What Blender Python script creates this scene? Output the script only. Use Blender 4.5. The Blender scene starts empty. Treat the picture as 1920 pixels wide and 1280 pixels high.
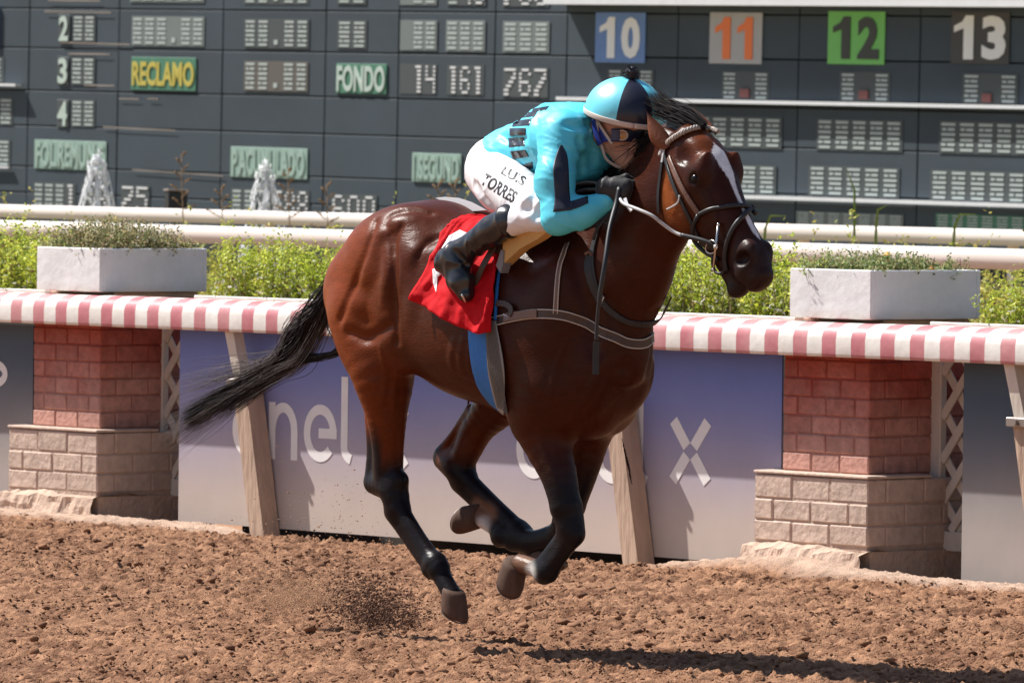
import bpy, math, random
import numpy as np
from mathutils import Vector, Matrix
random.seed(7); RNG = np.random.default_rng(7)
S = bpy.context.scene
COL = S.collection

# ------------------------------------------------------------------ camera, world, sun, exposure
FPX = 13000.0; EYE = 1.77; PITCH = (640 - 297) / FPX; ROLL = 0.012; HEAD = math.radians(48.3)
cF = np.array([0, math.cos(PITCH), -math.sin(PITCH)])
_r0 = np.array([1.0, 0, 0]); _u0 = np.array([0, math.sin(PITCH), math.cos(PITCH)])
cR = _r0 * math.cos(ROLL) + _u0 * math.sin(ROLL)
cU = _u0 * math.cos(ROLL) - _r0 * math.sin(ROLL)
CAM = np.array([0, 0, EYE])
cam_d = bpy.data.cameras.new('camera'); cam = bpy.data.objects.new('camera', cam_d); COL.objects.link(cam)
cam_d.sensor_width = 36.0; cam_d.lens = FPX / 1920 * 36.0
cam_d.clip_start = 0.5; cam_d.clip_end = 4000
cam_d.dof.use_dof = True; cam_d.dof.focus_distance = 24.7; cam_d.dof.aperture_fstop = 14.5
cam.matrix_world = Matrix(((cR[0], cU[0], -cF[0], 0), (cR[1], cU[1], -cF[1], 0), (cR[2], cU[2], -cF[2], EYE), (0, 0, 0, 1)))
S.camera = cam

SUN_EL = math.radians(52); sh = np.array([-0.90, 0.44]); sh = sh / np.linalg.norm(sh)
to_sun = Vector((sh[0] * math.cos(SUN_EL), sh[1] * math.cos(SUN_EL), math.sin(SUN_EL)))
w = bpy.data.worlds.new('World'); S.world = w; w.use_nodes = True
nt = w.node_tree; nt.nodes.clear()
o_ = nt.nodes.new('ShaderNodeOutputWorld'); b_ = nt.nodes.new('ShaderNodeBackground'); s_ = nt.nodes.new('ShaderNodeTexSky')
s_.sky_type = 'NISHITA'; s_.sun_disc = False; s_.sun_elevation = SUN_EL
s_.sun_rotation = math.atan2(to_sun.x, to_sun.y); s_.dust_density = 1.0; s_.air_density = 1.0
b_.inputs['Strength'].default_value = 0.075
nt.links.new(s_.outputs[0], b_.inputs[0]); nt.links.new(b_.outputs[0], o_.inputs[0])
sd = bpy.data.lights.new('sun', 'SUN'); sd.energy = 5.0; sd.angle = math.radians(0.5); sd.color = (1, 0.965, 0.91)
sun = bpy.data.objects.new('sun', sd); COL.objects.link(sun)
sun.rotation_euler = to_sun.to_track_quat('Z', 'Y').to_euler()
S.view_settings.view_transform = 'Standard'; S.view_settings.look = 'None'
S.view_settings.exposure = 0.68; S.view_settings.gamma = 1; S.view_settings.use_curve_mapping = False
S.render.engine = 'CYCLES'
S.cycles.max_bounces = 6; S.cycles.transparent_max_bounces = 6; S.cycles.use_denoising = True

# ------------------------------------------------------------------ helpers
def nrm(v):
    v = np.asarray(v, float); return v / max(np.linalg.norm(v), 1e-9)
def ray(px, py): return cF + (px - 960) / FPX * cR + (640 - py) / FPX * cU
hX = np.array([math.cos(HEAD), -math.sin(HEAD), 0]); hY = np.array([math.sin(HEAD), math.cos(HEAD), 0])
def on_plane(px, py, org, lat):
    d = ray(px, py); t = ((org - CAM) @ hY + lat) / (d @ hY); q = CAM + d * t - org
    return np.array([q @ hX, lat, q[2]])
RO = np.array([0, 31.43, 0.0])                      # rail frame: x along the rail, y away from the track
def rail_at(px, py, wd): return on_plane(px, py, RO, wd)
HO = CAM + ray(930, 1226) * 24.76; HO[2] = 0          # horse frame origin, same heading
def at(px, py, lat): return on_plane(px, py, HO, lat)
ROTZ = -HEAD

def tag(o, label=None, cat=None, group=None, kind=None):
    if label: o['label'] = label
    if cat: o['category'] = cat
    if group: o['group'] = group
    if kind: o['kind'] = kind
    return o
def empty(name, loc, rz=0.0, **k):
    o = bpy.data.objects.new(name, None); COL.objects.link(o); o.location = loc; o.rotation_euler = (0, 0, rz)
    o.empty_display_size = 0.1
    return tag(o, **k)
def rail_empty(name, t, wd, z=0.0, **k):
    p = RO + hX * t + hY * wd; return empty(name, (p[0], p[1], z), ROTZ, **k)
def horse_empty(name, **k): return empty(name, (HO[0], HO[1], 0), ROTZ, **k)

def make_mesh(name, v, f, cols=None, smooth=False, uv=None):
    me = bpy.data.meshes.new(name)
    v = np.asarray(v, np.float32).reshape(-1, 3)
    if isinstance(f, np.ndarray):
        n, k = f.shape
        me.vertices.add(len(v)); me.vertices.foreach_set('co', v.ravel())
        me.loops.add(n * k); me.loops.foreach_set('vertex_index', f.astype(np.int32).ravel())
        me.polygons.add(n); me.polygons.foreach_set('loop_start', np.arange(0, n * k, k, dtype=np.int32))
        me.polygons.foreach_set('loop_total', np.full(n, k, dtype=np.int32))
        me.update(calc_edges=True)
    else:
        me.from_pydata([tuple(map(float, p)) for p in v], [], f); me.update()
    if cols is not None:
        a = me.color_attributes.new('Col', 'FLOAT_COLOR', 'POINT')
        c = np.ones((len(v), 4), np.float32); c[:, :3] = cols; a.data.foreach_set('color', c.ravel())
    if smooth: me.polygons.foreach_set('use_smooth', np.ones(len(me.polygons), bool))
    return me
def link(name, me, m=None, parent=None, loc=None):
    o = bpy.data.objects.new(name, me); COL.objects.link(o)
    if m is not None and len(me.materials) == 0: me.materials.append(m)
    if parent is not None: o.parent = parent
    if loc is not None: o.location = loc
    return o

class MB:
    """collects simple shapes into one mesh"""
    def __init__(s): s.v = []; s.f = []
    def add(s, vs, fs):
        n = len(s.v); s.v += [tuple(map(float, p)) for p in vs]; s.f += [tuple(i + n for i in q) for q in fs]
    def box(s, x0, x1, y0, y1, z0, z1):
        s.add([(x0, y0, z0), (x1, y0, z0), (x1, y1, z0), (x0, y1, z0), (x0, y0, z1), (x1, y0, z1), (x1, y1, z1), (x0, y1, z1)],
              [(0, 3, 2, 1), (4, 5, 6, 7), (0, 1, 5, 4), (1, 2, 6, 5), (2, 3, 7, 6), (3, 0, 4, 7)])
    def cbox(s, x0, x1, y0, y1, z0, z1, c=0.004):
        """box with chamfered edges: an inset cage on each of the six sides"""
        xs, ys, zs = (x0, x1), (y0, y1), (z0, z1); vs = []; idx = {}
        for i in (0, 1):
            for j in (0, 1):
                for k in (0, 1):
                    sx, sy, sz = (1 - 2 * i), (1 - 2 * j), (1 - 2 * k)
                    for ax in range(3):
                        p = [xs[i] + sx * c, ys[j] + sy * c, zs[k] + sz * c]
                        p[ax] = (xs[i], ys[j], zs[k])[ax]
                        idx[(i, j, k, ax)] = len(vs); vs.append(p)
        fs = []
        for i in (0, 1):
            fs.append([idx[(i, 0, 0, 0)], idx[(i, 1, 0, 0)], idx[(i, 1, 1, 0)], idx[(i, 0, 1, 0)]])
            fs.append([idx[(0, i, 0, 1)], idx[(1, i, 0, 1)], idx[(1, i, 1, 1)], idx[(0, i, 1, 1)]])
            fs.append([idx[(0, 0, i, 2)], idx[(1, 0, i, 2)], idx[(1, 1, i, 2)], idx[(0, 1, i, 2)]])
        for i in (0, 1):
            for j in (0, 1):
                fs.append([idx[(0, i, j, 1)], idx[(1, i, j, 1)], idx[(1, i, j, 2)], idx[(0, i, j, 2)]])
                fs.append([idx[(i, 0, j, 0)], idx[(i, 1, j, 0)], idx[(i, 1, j, 2)], idx[(i, 0, j, 2)]])
                fs.append([idx[(i, j, 0, 0)], idx[(i, j, 1, 0)], idx[(i, j, 1, 1)], idx[(i, j, 0, 1)]])
                for k in (0, 1): fs.append([idx[(i, j, k, 0)], idx[(i, j, k, 1)], idx[(i, j, k, 2)]])
        cen = np.array([(x0 + x1) / 2, (y0 + y1) / 2, (z0 + z1) / 2]); V = np.array(vs)
        for n, q in enumerate(fs):
            pp = V[list(dict.fromkeys(q))]; nn = np.cross(pp[1] - pp[0], pp[2] - pp[0])
            if nn @ (pp.mean(0) - cen) < 0: fs[n] = q[::-1]
        s.add(vs, fs)
    def tube(s, pts, rad, n=8, flat=None, cap=True):
        """tube along pts; rad scalar or list; flat = (normal vectors list, ratio) for strap-like section"""
        P = [np.asarray(p, float) for p in pts]; m = len(P)
        R = [rad] * m if np.isscalar(rad) else list(rad)
        up = np.array([0, 0, 1.0]); rings = []; prev = None
        for i in range(m):
            d = nrm(P[min(i + 1, m - 1)] - P[max(i - 1, 0)])
            if prev is None:
                a = np.cross(d, up)
                if np.linalg.norm(a) < 1e-3: a = np.cross(d, [1, 0, 0])
            else: a = prev - d * (prev @ d)
            a = nrm(a); prev = a; b = np.cross(d, a)
            rings.append([P[i] + R[i] * (math.cos(t) * a + math.sin(t) * b) for t in np.linspace(0, 2 * math.pi, n, endpoint=False)])
        vs = [p for r in rings for p in r]
        fs = [(i * n + j, i * n + (j + 1) % n, (i + 1) * n + (j + 1) % n, (i + 1) * n + j) for i in range(m - 1) for j in range(n)]
        if cap: fs += [tuple(range(n))[::-1], tuple((m - 1) * n + j for j in range(n))]
        s.add(vs, fs)
    def strap(s, pts, nors, wid, th):
        """flat band: pts along its middle, nors outward normals, width and thickness"""
        P = [np.asarray(p, float) for p in pts]; m = len(P); vs = []; fs = []
        W_ = [wid] * m if np.isscalar(wid) else list(wid)
        for i in range(m):
            d = nrm(P[min(i + 1, m - 1)] - P[max(i - 1, 0)]); n_ = np.asarray(nors[i], float); n_ = nrm(n_ - d * (n_ @ d)); a = np.cross(d, n_)
            w2 = W_[i] / 2
            vs += [P[i] - a * w2, P[i] + a * w2, P[i] + a * w2 + n_ * th * .7, P[i] + a * w2 * .8 + n_ * th, P[i] - a * w2 * .8 + n_ * th, P[i] - a * w2 + n_ * th * .7]
        k = 6
        for i in range(m - 1):
            for j in range(k): fs.append((i * k + j, (i + 1) * k + j, (i + 1) * k + (j + 1) % k, i * k + (j + 1) % k))
        fs += [tuple(range(k)), tuple((m - 1) * k + j for j in range(k))[::-1]]
        s.add(vs, fs)
    def sphere(s, c, r, n=10, m=6, jit=0):
        r = (r, r, r) if np.isscalar(r) else r; vs = []; fs = []
        for i in range(m + 1):
            th = math.pi * i / m
            for j in range(n):
                ph = 2 * math.pi * j / n; q = 1 + random.uniform(-jit, jit)
                vs.append((c[0] + q * r[0] * math.sin(th) * math.cos(ph), c[1] + q * r[1] * math.sin(th) * math.sin(ph), c[2] + q * r[2] * math.cos(th)))
        for i in range(m):
            for j in range(n): fs.append((i * n + j, (i + 1) * n + j, (i + 1) * n + (j + 1) % n, i * n + (j + 1) % n))
        s.add(vs, fs)
    def poly(s, pts, y0, y1):
        """prism: pts in (x,z), from y0 to y1"""
        n = len(pts); vs = [(x, y0, z) for x, z in pts] + [(x, y1, z) for x, z in pts]
        fs = [tuple(range(n)), tuple(range(n, 2 * n))[::-1]] + [(i, i + n, (i + 1) % n + n, (i + 1) % n) for i in range(n)]
        s.add(vs, fs)
    def ribbon(s, pts, wd, y0, y1, closed=False):
        """constant width stroke in the x-z plane with mitred joints"""
        P = [np.array(p, float) for p in pts]; L = []; Rr = []
        for i in range(len(P)):
            a = P[i - 1] if (i > 0 or closed) else None; b = P[(i + 1) % len(P)] if (i < len(P) - 1 or closed) else None
            d = nrm((b if b is not None else P[i]) - (a if a is not None else P[i])); nn = np.array([-d[1], d[0]])
            L.append(P[i] + nn * wd / 2); Rr.append(P[i] - nn * wd / 2)
        m = len(P); vs = [(p[0], y0, p[1]) for p in L + Rr] + [(p[0], y1, p[1]) for p in L + Rr]; fs = []
        for i in range(m if closed else m - 1):
            j = (i + 1) % m; fs += [(i, j, m + j, m + i), (2 * m + i, 3 * m + i, 3 * m + j, 2 * m + j), (i, 2 * m + i, 2 * m + j, j), (m + i, m + j, 3 * m + j, 3 * m + i)]
        if not closed: fs += [(0, m, 3 * m, 2 * m), (m - 1, 3 * m - 1, 4 * m - 1, 2 * m - 1)]
        s.add(vs, fs)
    def build(s, name, m, parent=None, smooth=False, loc=None):
        return link(name, make_mesh(name, s.v, s.f, smooth=smooth), m, parent, loc)
    def mesh(s, name, m, smooth=False):
        me = make_mesh(name, s.v, s.f, smooth=smooth); me.materials.append(m); return me

# ------------------------------------------------------------------ materials
def mat(name, col=(.5, .5, .5), rough=.6, spec=.5, metal=0.0, attr=False, vary=0.0, vscale=8.0, stretch=(1, 1, 1), bump=0.0, bscale=40.0, bdist=0.01,
        rand=0.0, coat=0.0, sheen=0.0, trans=None, extra=None):
    m = bpy.data.materials.new(name); m.use_nodes = True; t = m.node_tree; N = t.nodes; L = t.links
    b = N['Principled BSDF']; b.inputs['Roughness'].default_value = rough; b.inputs['Specular IOR Level'].default_value = spec
    b.inputs['Metallic'].default_value = metal; b.inputs['Coat Weight'].default_value = coat; b.inputs['Coat Roughness'].default_value = .25
    b.inputs['Sheen Weight'].default_value = sheen
    src = None
    if attr: a = N.new('ShaderNodeAttribute'); a.attribute_name = 'Col'; src = a.outputs['Color']
    else:
        rgb = N.new('ShaderNodeRGB'); rgb.outputs[0].default_value = (*col, 1); src = rgb.outputs[0]
    tc = N.new('ShaderNodeTexCoord'); mp = N.new('ShaderNodeMapping'); mp.inputs['Scale'].default_value = stretch
    L.new(tc.outputs['Object'], mp.inputs[0])
    m['_'] = 0
    if extra: src = extra(N, L, src, mp.outputs[0])
    if vary:
        n = N.new('ShaderNodeTexNoise'); n.inputs['Scale'].default_value = vscale; n.inputs['Detail'].default_value = 6; n.inputs['Roughness'].default_value = .65
        L.new(mp.outputs[0], n.inputs['Vector'])
        mr = N.new('ShaderNodeMapRange'); mr.inputs['From Min'].default_value = .3; mr.inputs['From Max'].default_value = .7
        mr.inputs['To Min'].default_value = 1 - vary; mr.inputs['To Max'].default_value = 1 + vary
        L.new(n.outputs['Fac'], mr.inputs['Value'])
        hs = N.new('ShaderNodeHueSaturation'); L.new(src, hs.inputs['Color']); L.new(mr.outputs[0], hs.inputs['Value']); src = hs.outputs[0]
    if rand:
        oi = N.new('ShaderNodeObjectInfo'); mr = N.new('ShaderNodeMapRange'); mr.inputs['To Min'].default_value = 1 - rand; mr.inputs['To Max'].default_value = 1 + rand
        L.new(oi.outputs['Random'], mr.inputs['Value']); hs = N.new('ShaderNodeHueSaturation'); L.new(src, hs.inputs['Color']); L.new(mr.outputs[0], hs.inputs['Value']); src = hs.outputs[0]
    L.new(src, b.inputs['Base Color'])
    if bump:
        n = N.new('ShaderNodeTexNoise'); n.inputs['Scale'].default_value = bscale; n.inputs['Detail'].default_value = 5; L.new(mp.outputs[0], n.inputs['Vector'])
        bp = N.new('ShaderNodeBump'); bp.inputs['Strength'].default_value = bump; bp.inputs['Distance'].default_value = bdist
        L.new(n.outputs['Fac'], bp.inputs['Height']); L.new(bp.outputs[0], b.inputs['Normal'])
    if trans:
        tr = N.new('ShaderNodeBsdfTranslucent'); L.new(src, tr.inputs['Color']); mx = N.new('ShaderNodeMixShader'); mx.inputs[0].default_value = trans
        L.new(b.outputs[0], mx.inputs[1]); L.new(tr.outputs[0], mx.inputs[2]); L.new(mx.outputs[0], N['Material Output'].inputs[0])
    return m
def zmix(z0, z1, c_low, c_high, nsc=6.0, namt=.12, world=True):
    """pigment or dust that changes with height, with an uneven border"""
    def f(N, L, src, vec):
        g = N.new('ShaderNodeNewGeometry'); sp = N.new('ShaderNodeSeparateXYZ'); L.new(g.outputs['Position'], sp.inputs[0])
        n = N.new('ShaderNodeTexNoise'); n.inputs['Scale'].default_value = nsc; n.inputs['Detail'].default_value = 6; L.new(g.outputs['Position'], n.inputs['Vector'])
        ma = N.new('ShaderNodeMath'); ma.operation = 'MULTIPLY_ADD'; L.new(n.outputs['Fac'], ma.inputs[0]); ma.inputs[1].default_value = namt * 2; ma.inputs[2].default_value = -namt
        ad = N.new('ShaderNodeMath'); ad.operation = 'ADD'; L.new(ma.outputs[0], ad.inputs[0]); L.new(sp.outputs['Z'], ad.inputs[1])
        mr = N.new('ShaderNodeMapRange'); mr.inputs['From Min'].default_value = z0; mr.inputs['From Max'].default_value = z1; mr.interpolation_type = 'SMOOTHSTEP'
        L.new(ad.outputs[0], mr.inputs['Value'])
        mx = N.new('ShaderNodeMix'); mx.data_type = 'RGBA'; mx.inputs[6].default_value = (*c_low, 1)
        if c_high is None: L.new(src, mx.inputs[7])
        else: mx.inputs[7].default_value = (*c_high, 1)
        L.new(mr.outputs[0], mx.inputs[0]); return mx.outputs[2]
    return f
# ------------------------------------------------------------------ ground
def vnoise(x, y, seed, octaves=4, rough=.5):
    """value noise on arrays"""
    out = np.zeros(np.broadcast(x, y).shape); amp = 1.0; tot = 0
    rg = np.random.default_rng(seed)
    for o in range(octaves):
        T = rg.random((256, 256)); fx = x * 2 ** o + 17.3 * o; fy = y * 2 ** o + 9.1 * o
        xi = np.floor(fx).astype(int); yi = np.floor(fy).astype(int); u = fx - xi; v = fy - yi
        u = u * u * (3 - 2 * u); v = v * v * (3 - 2 * v)
        a = T[xi % 256, yi % 256]; b = T[(xi + 1) % 256, yi % 256]; c = T[xi % 256, (yi + 1) % 256]; d = T[(xi + 1) % 256, (yi + 1) % 256]
        out += amp * ((a * (1 - u) + b * u) * (1 - v) + (c * (1 - u) + d * u) * v); tot += amp; amp *= rough
    return out / tot
M_SAND = mat('track sand', attr=True, rough=.95, spec=.15, vary=.22, vscale=9, bump=1.0, bscale=130, bdist=.010)
M_SANDF = mat('far sand', (.36, .19, .105), rough=.95, spec=.15, vary=.2, vscale=3, bump=.5, bscale=30)
M_CLOD = mat('damp clods', attr=True, rough=.9, spec=.2, bump=.5, bscale=150, bdist=.003)
me = make_mesh('ground', [(-2500, -2500, -.17), (2500, -2500, -.17), (2500, 2500, -.17), (-2500, 2500, -.17)], [(0, 1, 2, 3)])
tag(link('ground', me, M_SANDF), kind='structure')
M_TURF = mat('infield turf', (.215, .175, .10), rough=.95, spec=.1, vary=.3, vscale=1.2, bump=.6, bscale=30)
_o = link('infield_turf', make_mesh('infield_turf', [(-1200, 7, -.165), (1200, 7, -.165), (1200, 900, -.165), (-1200, 900, -.165)], [(0, 1, 2, 3)]), M_TURF); _o.location = tuple(RO); _o.rotation_euler = (0, 0, ROTZ); tag(_o, kind='structure')
def sand_h(X, Y):
    """height of the track in rail coordinates (x along, y across)"""
    h = .030 * (vnoise(X * 2.2, Y * 2.2, 1, 3) - .5) + .032 * (vnoise(X * 12, Y * 9, 2, 4, .75) - .5)
    lump = vnoise(X * 34, Y * 30, 3, 3, .7); h += .07 * np.clip(lump - .50, 0, 1) * (.4 + 1.2 * vnoise(X * 3, Y * 3, 12, 2))
    pit = vnoise(X * 14, Y * 11, 5, 2); h -= .06 * np.clip(pit - .62, 0, 1)
    e = np.clip((Y + .42 + .14 * (vnoise(X * 3, Y * 0, 6, 3) - .5)) / .16, 0, 1)        # smooth pale strip along the rail
    lowz = .5 * (np.tanh((X + 1.75) / .18) - np.tanh((X - 1.25) / .15))
    h = h * (1 - .6 * e) + e * (.022 - .058 * lowz)
    h += .05 * np.exp(-((X - 2.05) / .45) ** 2 - ((Y + .22) / .16) ** 2)
    return h, e
def sand_patch():
    xs = np.arange(-5.2, 9.5, .0125); ys = -.02 - np.concatenate([np.arange(0, .6, .0125), np.arange(.6, 9.0, .018)])
    X, Y = np.meshgrid(xs, ys, indexing='ij')
    # keep only the part of the sheet the photograph looks over, with a wide margin
    h, e = sand_h(X, Y)
    drop = np.clip((Y + .10) / .08, 0, 1); h = h - .16 * drop ** 1.5
    nx, ny = X.shape
    tone = .52 + .9 * (vnoise(X * 4, Y * 5, 8, 4) - .5) + 1.6 * (vnoise(X * 38, Y * 30, 9, 2, .7) - .5) + 7 * (h * (1 - e))  # low ground tinted darker, shade of the pits put into the sand colour
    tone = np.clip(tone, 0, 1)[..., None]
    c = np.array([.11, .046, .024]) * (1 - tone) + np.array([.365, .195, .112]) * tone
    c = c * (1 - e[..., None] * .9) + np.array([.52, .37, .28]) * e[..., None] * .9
    f = (np.arange(nx - 1)[:, None] * ny + np.arange(ny - 1)[None]).ravel()
    F = np.stack([f, f + 1, f + ny + 1, f + ny], 1)
    V = np.stack([X, Y, h], -1).reshape(-1, 3)
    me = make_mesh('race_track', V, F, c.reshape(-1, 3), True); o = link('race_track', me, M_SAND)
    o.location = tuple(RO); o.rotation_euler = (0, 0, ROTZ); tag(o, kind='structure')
sand_patch()
# the track and the grass beyond what the camera looks over
for nm, x0, x1, y0, y1 in (('race_track', -120, -5.2, -9.02, -.1), ('race_track', 9.5, 25, -9.02, -.1), ('race_track', -120, 25, -25, -9.02)):
    me = make_mesh(nm, [(x0, y0, 0), (x1, y0, 0), (x1, y1, 0), (x0, y1, 0)], [(0, 1, 2, 3)])
    o = link(nm, me, M_SANDF); o.location = tuple(RO); o.rotation_euler = (0, 0, ROTZ); tag(o, kind='structure')

def lump_cloud(name, cen, rad, cols, m, label, cat, squash=.7, seed=3, low=False):
    """many small irregular lumps of soil as one mesh"""
    rg = np.random.default_rng(seed); n = len(cen); ph = (1 + 5 ** .5) / 2
    ico = np.array([(-1, ph, 0), (1, ph, 0), (-1, -ph, 0), (1, -ph, 0), (0, -1, ph), (0, 1, ph), (0, -1, -ph), (0, 1, -ph), (ph, 0, -1), (ph, 0, 1), (-ph, 0, -1), (-ph, 0, 1)]) / 1.9
    fc = np.array([(0, 11, 5), (0, 5, 1), (0, 1, 7), (0, 7, 10), (0, 10, 11), (1, 5, 9), (5, 11, 4), (11, 10, 2), (10, 7, 6), (7, 1, 8), (3, 9, 4), (3, 4, 2), (3, 2, 6), (3, 6, 8), (3, 8, 9), (4, 9, 5), (2, 4, 11), (6, 2, 10), (8, 6, 7), (9, 8, 1)])
    if low: ico = np.array([(1, 0, 0), (0, 1, 0), (-1, 0, 0), (0, -1, 0), (0, 0, 1), (0, 0, -1.)]); fc = np.array([(0, 1, 4), (1, 2, 4), (2, 3, 4), (3, 0, 4), (1, 0, 5), (2, 1, 5), (3, 2, 5), (0, 3, 5)])
    kv = len(ico); q = 1 + .9 * (rg.random((n, kv, 1)) - .5); st = np.stack([1 + .6 * rg.random(n), 1 + .4 * rg.random(n), np.full(n, squash)], -1)[:, None]
    V = ico[None] * q * st * rad[:, None, None] + cen[:, None]
    F = (fc[None] + (np.arange(n) * kv)[:, None, None]).reshape(-1, 3)
    me = make_mesh(name, V.reshape(-1, 3), F, np.repeat(cols, kv, 0), not low); o = link(name, me, m)
    return tag(o, label=label, cat=cat, kind='stuff')
n = 14000
cx = RNG.uniform(-5, 8.5, n); cy = -.35 - 8.4 * RNG.random(n); hh, _ = sand_h(cx, cy)
rad = .004 + .017 * RNG.random(n) ** 7; dk = RNG.random(n)[:, None] ** .7
cols = np.array([.10, .044, .025]) * (1 - dk) + np.array([.30, .150, .080]) * dk
cl = lump_cloud('sand_clods', np.stack([cx, cy, hh + rad * .25], -1), rad, cols, M_CLOD, 'damp brown clods scattered over the raked sand of the track', 'soil')
cl.location = tuple(RO); cl.rotation_euler = (0, 0, ROTZ)
n = 90000; cx = RNG.uniform(-4.6, 7.5, n); cy = -.40 - 7.6 * RNG.random(n); keep = vnoise(cx * 2.5, cy * 3, 41, 3) + .35 * (RNG.random(n) - .5) > .45; cx, cy = cx[keep], cy[keep]; n = len(cx); hh, _ = sand_h(cx, cy)
rad = .0028 + .0065 * RNG.random(n) ** 2.5; dk = RNG.random(n)[:, None] ** 1.2; cols = np.array([.10, .042, .022]) * (1 - dk) + np.array([.30, .150, .080]) * dk
cl = lump_cloud('sand_crumbs', np.stack([cx, cy, hh + rad * .3], -1), rad, cols, M_CLOD, 'fine dark crumbs covering the raked sand of the track', 'soil', low=True, seed=44)
cl.location = tuple(RO); cl.rotation_euler = (0, 0, ROTZ)

# ------------------------------------------------------------------ rail, pillars, banners
def stripes(N, L, src, vec):
    s = N.new('ShaderNodeSeparateXYZ'); L.new(vec, s.inputs[0])
    a = N.new('ShaderNodeMath'); a.operation = 'ADD'; L.new(s.outputs[0], a.inputs[0]); a.inputs[1].default_value = 100.03
    m_ = N.new('ShaderNodeMath'); m_.operation = 'MODULO'; L.new(a.outputs[0], m_.inputs[0]); m_.inputs[1].default_value = .178
    r = N.new('ShaderNodeMapRange'); r.inputs['From Min'].default_value = .084; r.inputs['From Max'].default_value = .088; L.new(m_.outputs[0], r.inputs['Value'])
    n = N.new('ShaderNodeTexNoise'); n.inputs['Scale'].default_value = 5; n.inputs['Detail'].default_value = 8; L.new(vec, n.inputs['Vector'])
    r2 = N.new('ShaderNodeMapRange'); r2.inputs['From Min'].default_value = .35; r2.inputs['From Max'].default_value = .7; L.new(n.outputs['Fac'], r2.inputs['Value'])
    red = N.new('ShaderNodeMix'); red.data_type = 'RGBA'; red.inputs[6].default_value = (.47, .15, .17, 1); red.inputs[7].default_value = (.56, .27, .27, 1); L.new(r2.outputs[0], red.inputs[0])
    wh = N.new('ShaderNodeMix'); wh.data_type = 'RGBA'; wh.inputs[6].default_value = (.70, .65, .59, 1); wh.inputs[7].default_value = (.80, .77, .72, 1); L.new(r2.outputs[0], wh.inputs[0])
    mx = N.new('ShaderNodeMix'); mx.data_type = 'RGBA'; L.new(red.outputs[2], mx.inputs[6]); L.new(wh.outputs[2], mx.inputs[7]); L.new(r.outputs[0], mx.inputs[0]); return mx.outputs[2]
M_STRIPE = mat('striped rail paint', rough=.45, spec=.4, vary=.08, vscale=14, bump=.15, bscale=30, extra=stripes)
M_RAILW = mat('white rail plastic', (.78, .70, .64), rough=.5, vary=.10, vscale=2.5, stretch=(.4, 1, 3))
M_BRICK = mat('red painted brick', (.32, .055, .036), rough=.75, spec=.35, vary=.25, vscale=22, rand=.12, bump=.8, bscale=45, bdist=.006,
              extra=zmix(.50, .95, (.46, .24, .19), (.34, .060, .036), 5, .16))
M_MORTR = mat('painted mortar', (.28, .045, .03), rough=.85, vary=.2, vscale=20, bump=.6, bscale=60, extra=zmix(.52, .86, (.38, .18, .14), (.29, .04, .025), 5, .14))
M_BASEB = mat('dusty base brick', (.52, .39, .315), rough=.85, spec=.25, vary=.18, vscale=14, rand=.07, bump=.65, bscale=32, bdist=.01)
M_MORTB = mat('dusty mortar', (.45, .32, .25), rough=.9, vary=.15, vscale=12, bump=.7, bscale=50)
M_PLINTH = mat('dusty cement', (.50, .355, .27), rough=.95, vary=.18, vscale=9, bump=1.0, bscale=24, bdist=.015)
M_WHITE = mat('white painted planter', (.74, .73, .72), rough=.6, vary=.10, vscale=5, bump=.35, bscale=18, extra=zmix(1.08, 1.15, (.66, .60, .55), (.75, .745, .74), 9, .04))
M_WOODW = mat('weathered white wood', (.66, .58, .49), rough=.75, vary=.12, vscale=10, stretch=(1, 1, .2), bump=.4, bscale=30)
M_POST = mat('weathered beam', (.44, .31, .225), rough=.85, vary=.2, vscale=16, stretch=(1, 1, .15), bump=.7, bscale=40)
M_STEEL = mat('dull steel', (.30, .25, .22), rough=.5, metal=.6, vary=.1)
M_DARK = mat('shade-coloured backing boards', (.05, .04, .035), rough=.9, vary=.3)

rl = rail_empty('striped_rail', 0, 0, label='pink and white striped rounded rail running along the dirt track', cat='rail')
prof = [(-.125, .936), (-.128, .95), (-.128, 1.015), (-.120, 1.043), (-.100, 1.064), (-.068, 1.079), (-.03, 1.083), (.02, 1.083), (.05, 1.076), (.062, 1.06), (.062, 1.04), (.05, 1.04), (.04, 1.068), (-.03, 1.076), (-.09, 1.058), (-.112, 1.01), (-.112, .936)]
m = MB(); k = len(prof); seg = [-40, -22, -10, -6, -3, 0, 3, 6, 10, 20]
for i, t in enumerate(seg): m.v += [(t, a, b) for a, b in prof]
m.f += [(i * k + j, (i + 1) * k + j, (i + 1) * k + (j + 1) % k, i * k + (j + 1) % k) for i in range(len(seg) - 1) for j in range(k)]
m.f += [tuple(range(k))[::-1], tuple((len(seg) - 1) * k + j for j in range(k))]
rc = m.build('rail_cover', M_STRIPE, rl, smooth=True)

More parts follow.
